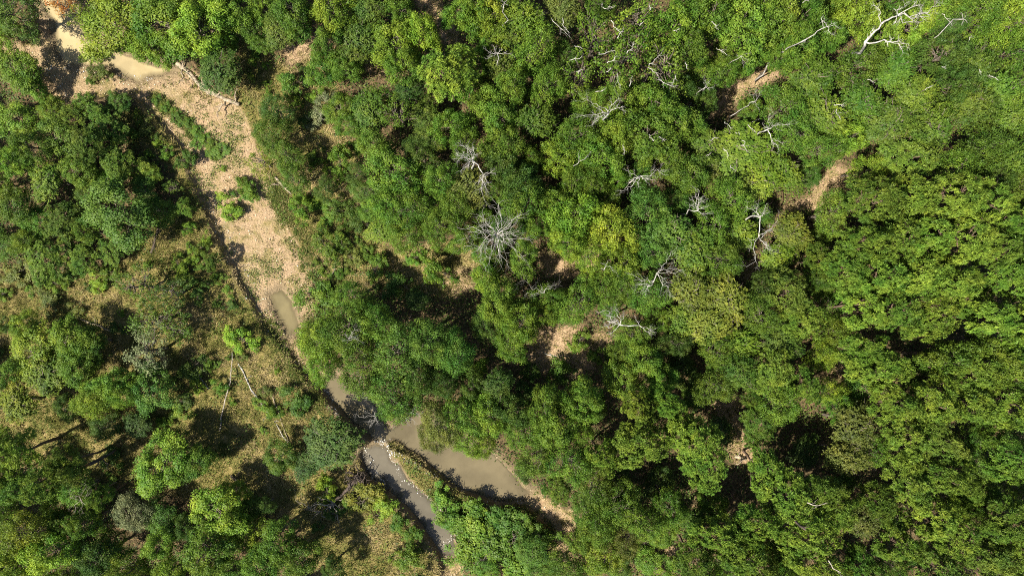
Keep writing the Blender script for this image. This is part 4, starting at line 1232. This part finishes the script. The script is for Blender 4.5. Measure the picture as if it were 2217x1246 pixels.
# pale pebbles and rocks in the fast narrow stream and along the spit
cx_, cy_ = [], []
for (a, b, n, wd) in [((835,968),(1015,1075),260,6),((835,968),(870,1040),130,7),((870,1040),(935,1085),110,7),((815,955),(842,965),120,9),((785,965),(815,1040),140,9),((800,1030),(830,1050),60,5),((700,845),(735,905),110,5),((935,1085),(985,1150),120,6),((955,1190),(995,1150),120,7),((540,640),(600,740),50,8),((430,410),(560,640),60,14),((128,140),(330,168),120,6),((130,200),(95,140),50,8),((1040,1085),(1130,1092),40,4)]:
    t = rs.random(n); cx_.append(a[0]+(b[0]-a[0])*t + rs.normal(0, wd*.6, n)); cy_.append(a[1]+(b[1]-a[1])*t + rs.normal(0, wd*.6, n))
px = np.concatenate(cx_); py = np.concatenate(cy_); z = np.maximum(terrain_z(px, py)[0], -.93)
stones('pale_stones', px, py, .03 + .10 * rs.random(len(px)) ** 3, z, varied_material('pale_creek_stones', [(0, (.12, .11, .09)), (.5, (.28, .26, .22)), (1, (.55, .53, .5))]), rs, rs.random(len(px)))

def grid_lookup(A, px, py):
    i = np.clip(np.searchsorted(gy, py), 0, ny-1); j = np.clip(np.searchsorted(gx, px), 0, nx-1); return A[i, j]
def blades(name, px, py, z, hgt, rng, mat, vv, nb=5, spread=.22, wid=.05):
    n = len(px); N_ = n*nb
    bx = np.repeat((px-CX)*S, nb) + rng.normal(0, spread*.5, N_); by = np.repeat((CY-py)*S, nb) + rng.normal(0, spread*.5, N_); bz = np.repeat(z, nb)
    h = np.repeat(hgt, nb) * rng.uniform(.6, 1.3, N_); a = rng.normal(0, 1, (N_, 2)) + np.array([.35, .2]); a /= np.linalg.norm(a, axis=1, keepdims=True)
    ln = h * rng.uniform(.35, 1.3, N_); s = np.stack([-a[:, 1], a[:, 0]], 1) * wid
    P0 = np.stack([bx - s[:, 0], by - s[:, 1], bz - .03], 1); P1 = np.stack([bx + s[:, 0], by + s[:, 1], bz - .03], 1)
    P2 = np.stack([bx + a[:, 0]*ln, by + a[:, 1]*ln, bz + h], 1)
    V = np.stack([P0, P1, P2], 1).reshape(-1, 3)
    return tag(link(bpy.data.objects.new(name, mesh_np(name, V, np.arange(len(V)).reshape(-1, 3), mat, {'v': ('FACE', np.repeat(vv, nb) + rng.normal(0, .08, N_))}))), kind='stuff')
px, py = sample(150000, -40, 2260, -40, 1290, rs); z, bed, pond, sp = terrain_z(px, py); g = grid_lookup(grass_m, px, py)
so = grid_lookup(soil_m, px, py)
k = (((g > .3) & (bed < -3)) | (sp > 1) | ((so > .2) & (rs.random(len(px)) < .6)) | ((bed > -3) & (bed < 12) & (pond < -4) & (rs.random(len(px)) < .4)) | ((bed > 0) & (pond < -8) & (fbm(px, py, 40, 401) > .28) & (rs.random(len(px)) < .35))) & (rs.random(len(px)) < .45 + .5*(fbm(px, py, 45, 91) > -.05)); px, py, z = px[k], py[k], z[k]
vv = np.clip(.5 + .75 * fbm(px, py, 55, 95) + .25 * fbm(px, py, 14, 97) + rs.normal(0, .12, len(px)) + .22 * ((px > 500) & (py < 640)) + .08 * ((px > 400) & (py > 640)), 0, 1)
M_grass = varied_material('dry_and_green_grass', [(0, (.055, .085, .014)), (.3, (.105, .115, .022)), (.55, (.165, .15, .045)), (.8, (.26, .21, .095)), (1, (.36, .29, .15))], .8, .25)
blades('grass', px, py, z, np.full(len(px), .33), rs, M_grass, vv, 5, .34, .035)
print('grass tufts', len(px))
# green bank grass on the right side of the wash
def band(p, n, wd):
    X = []; Y = []
    for i in range(len(p)-1):
        t = rs.random(n); X.append(p[i][0]+(p[i+1][0]-p[i][0])*t + rs.normal(0, wd, n)); Y.append(p[i][1]+(p[i+1][1]-p[i][1])*t + rs.normal(0, wd, n))
    return np.concatenate(X), np.concatenate(Y)
bs = [band([(590,400),(612,450),(640,520),(675,570),(705,620),(720,670)], 520, 11), band([(700,640),(700,700),(660,740)], 500, 12), band([(325,208),(365,240),(410,285),(450,325),(462,345)], 300, 7),
      band([(540,1000),(560,700)], 150, 20), band([(570,700),(640,820),(700,900)], 500, 14), band([(690,600),(740,560),(760,500)], 300, 26), band([(1000,1090),(1060,1120),(1120,1180)], 700, 14), band([(940,1060),(1000,1130),(1040,1200)], 700, 12), band([(1050,1092),(1150,1120),(1200,1180)], 600, 9)]
px = np.concatenate([b[0] for b in bs]); py = np.concatenate([b[1] for b in bs]); z, bed, pond, sp = terrain_z(px, py)
k = (pond < -2) & (fbm(px, py, 26, 777) + rs.normal(0, .2, len(px)) > -.05); px, py, z = px[k], py[k], z[k]
blades('bank_grass', px, py, z, rs.uniform(.15, .42, len(px)), rs, varied_material('green_bank_grass', [(0, (.04, .075, .012)), (.5, (.09, .125, .022)), (1, (.21, .19, .07))], .7, .3), rs.random(len(px)), 6, .3, .045)

def leafstuff(name, px, py, z, n, size, hgt, rng, mat, vv, spread=.35):
    N_ = len(px)*n
    c = np.stack([np.repeat((px-CX)*S, n) + rng.normal(0, spread, N_), np.repeat((CY-py)*S, n) + rng.normal(0, spread, N_), np.repeat(z, n) + np.repeat(hgt, n) * rng.random(N_)], 1)
    nor = rng.normal(0, .5, (N_, 3)) + [0, 0, 1]; l = size * rng.uniform(.6, 1.4, N_)
    V, F = leaf_quads(c, nor, l, l*.7, rng)
    return tag(link(bpy.data.objects.new(name, mesh_np(name, V, F, mat, {'v': ('FACE', np.clip(np.repeat(vv, n) + rng.normal(0, .12, N_), 0, 1))}))), kind='stuff')
px, py = sample(26000, -40, 2260, -40, 1290, rs); z, bed, pond, sp = terrain_z(px, py); g = grid_lookup(grass_m, px, py); so = grid_lookup(soil_m, px, py)
k = (bed < -4) & (so < .35) & ((g < .4) | (rs.random(len(px)) < .16)) & (fbm(px, py, 80, 111) + rs.normal(0, .2, len(px)) > -.25); px, py, z = px[k], py[k], z[k]
wx_, wy_ = sample(5200, 380, 700, 240, 700, rs); wz, wb, wp, _ = terrain_z(wx_, wy_)
k = (wb > 2) & (wp < -4) & (fbm(wx_, wy_, 55, 511) + .6 * fbm(wx_, wy_, 14, 513) + np.where((wy_ > 290) & (wy_ < 440), .25, 0) > .22); wx_, wy_, wz = wx_[k], wy_[k], wz[k]
leafstuff('wash_weeds', wx_, wy_, wz, 7, .13, .08 + .3 * rs.random(len(wx_)), rs, varied_material('wash_weed_leaves', [(0, (.045, .08, .015)), (.5, (.09, .12, .025)), (1, (.17, .17, .05))], .6, .25), rs.random(len(wx_)), .2)
M_under = varied_material('undergrowth_leaves', [(0, (.03, .055, .012)), (.5, (.06, .105, .018)), (1, (.115, .15, .025))], .6, .3)
leafstuff('undergrowth', px, py, z, 9, .2, .25 + .8 * rs.random(len(px)), rs, M_under, rs.random(len(px)))
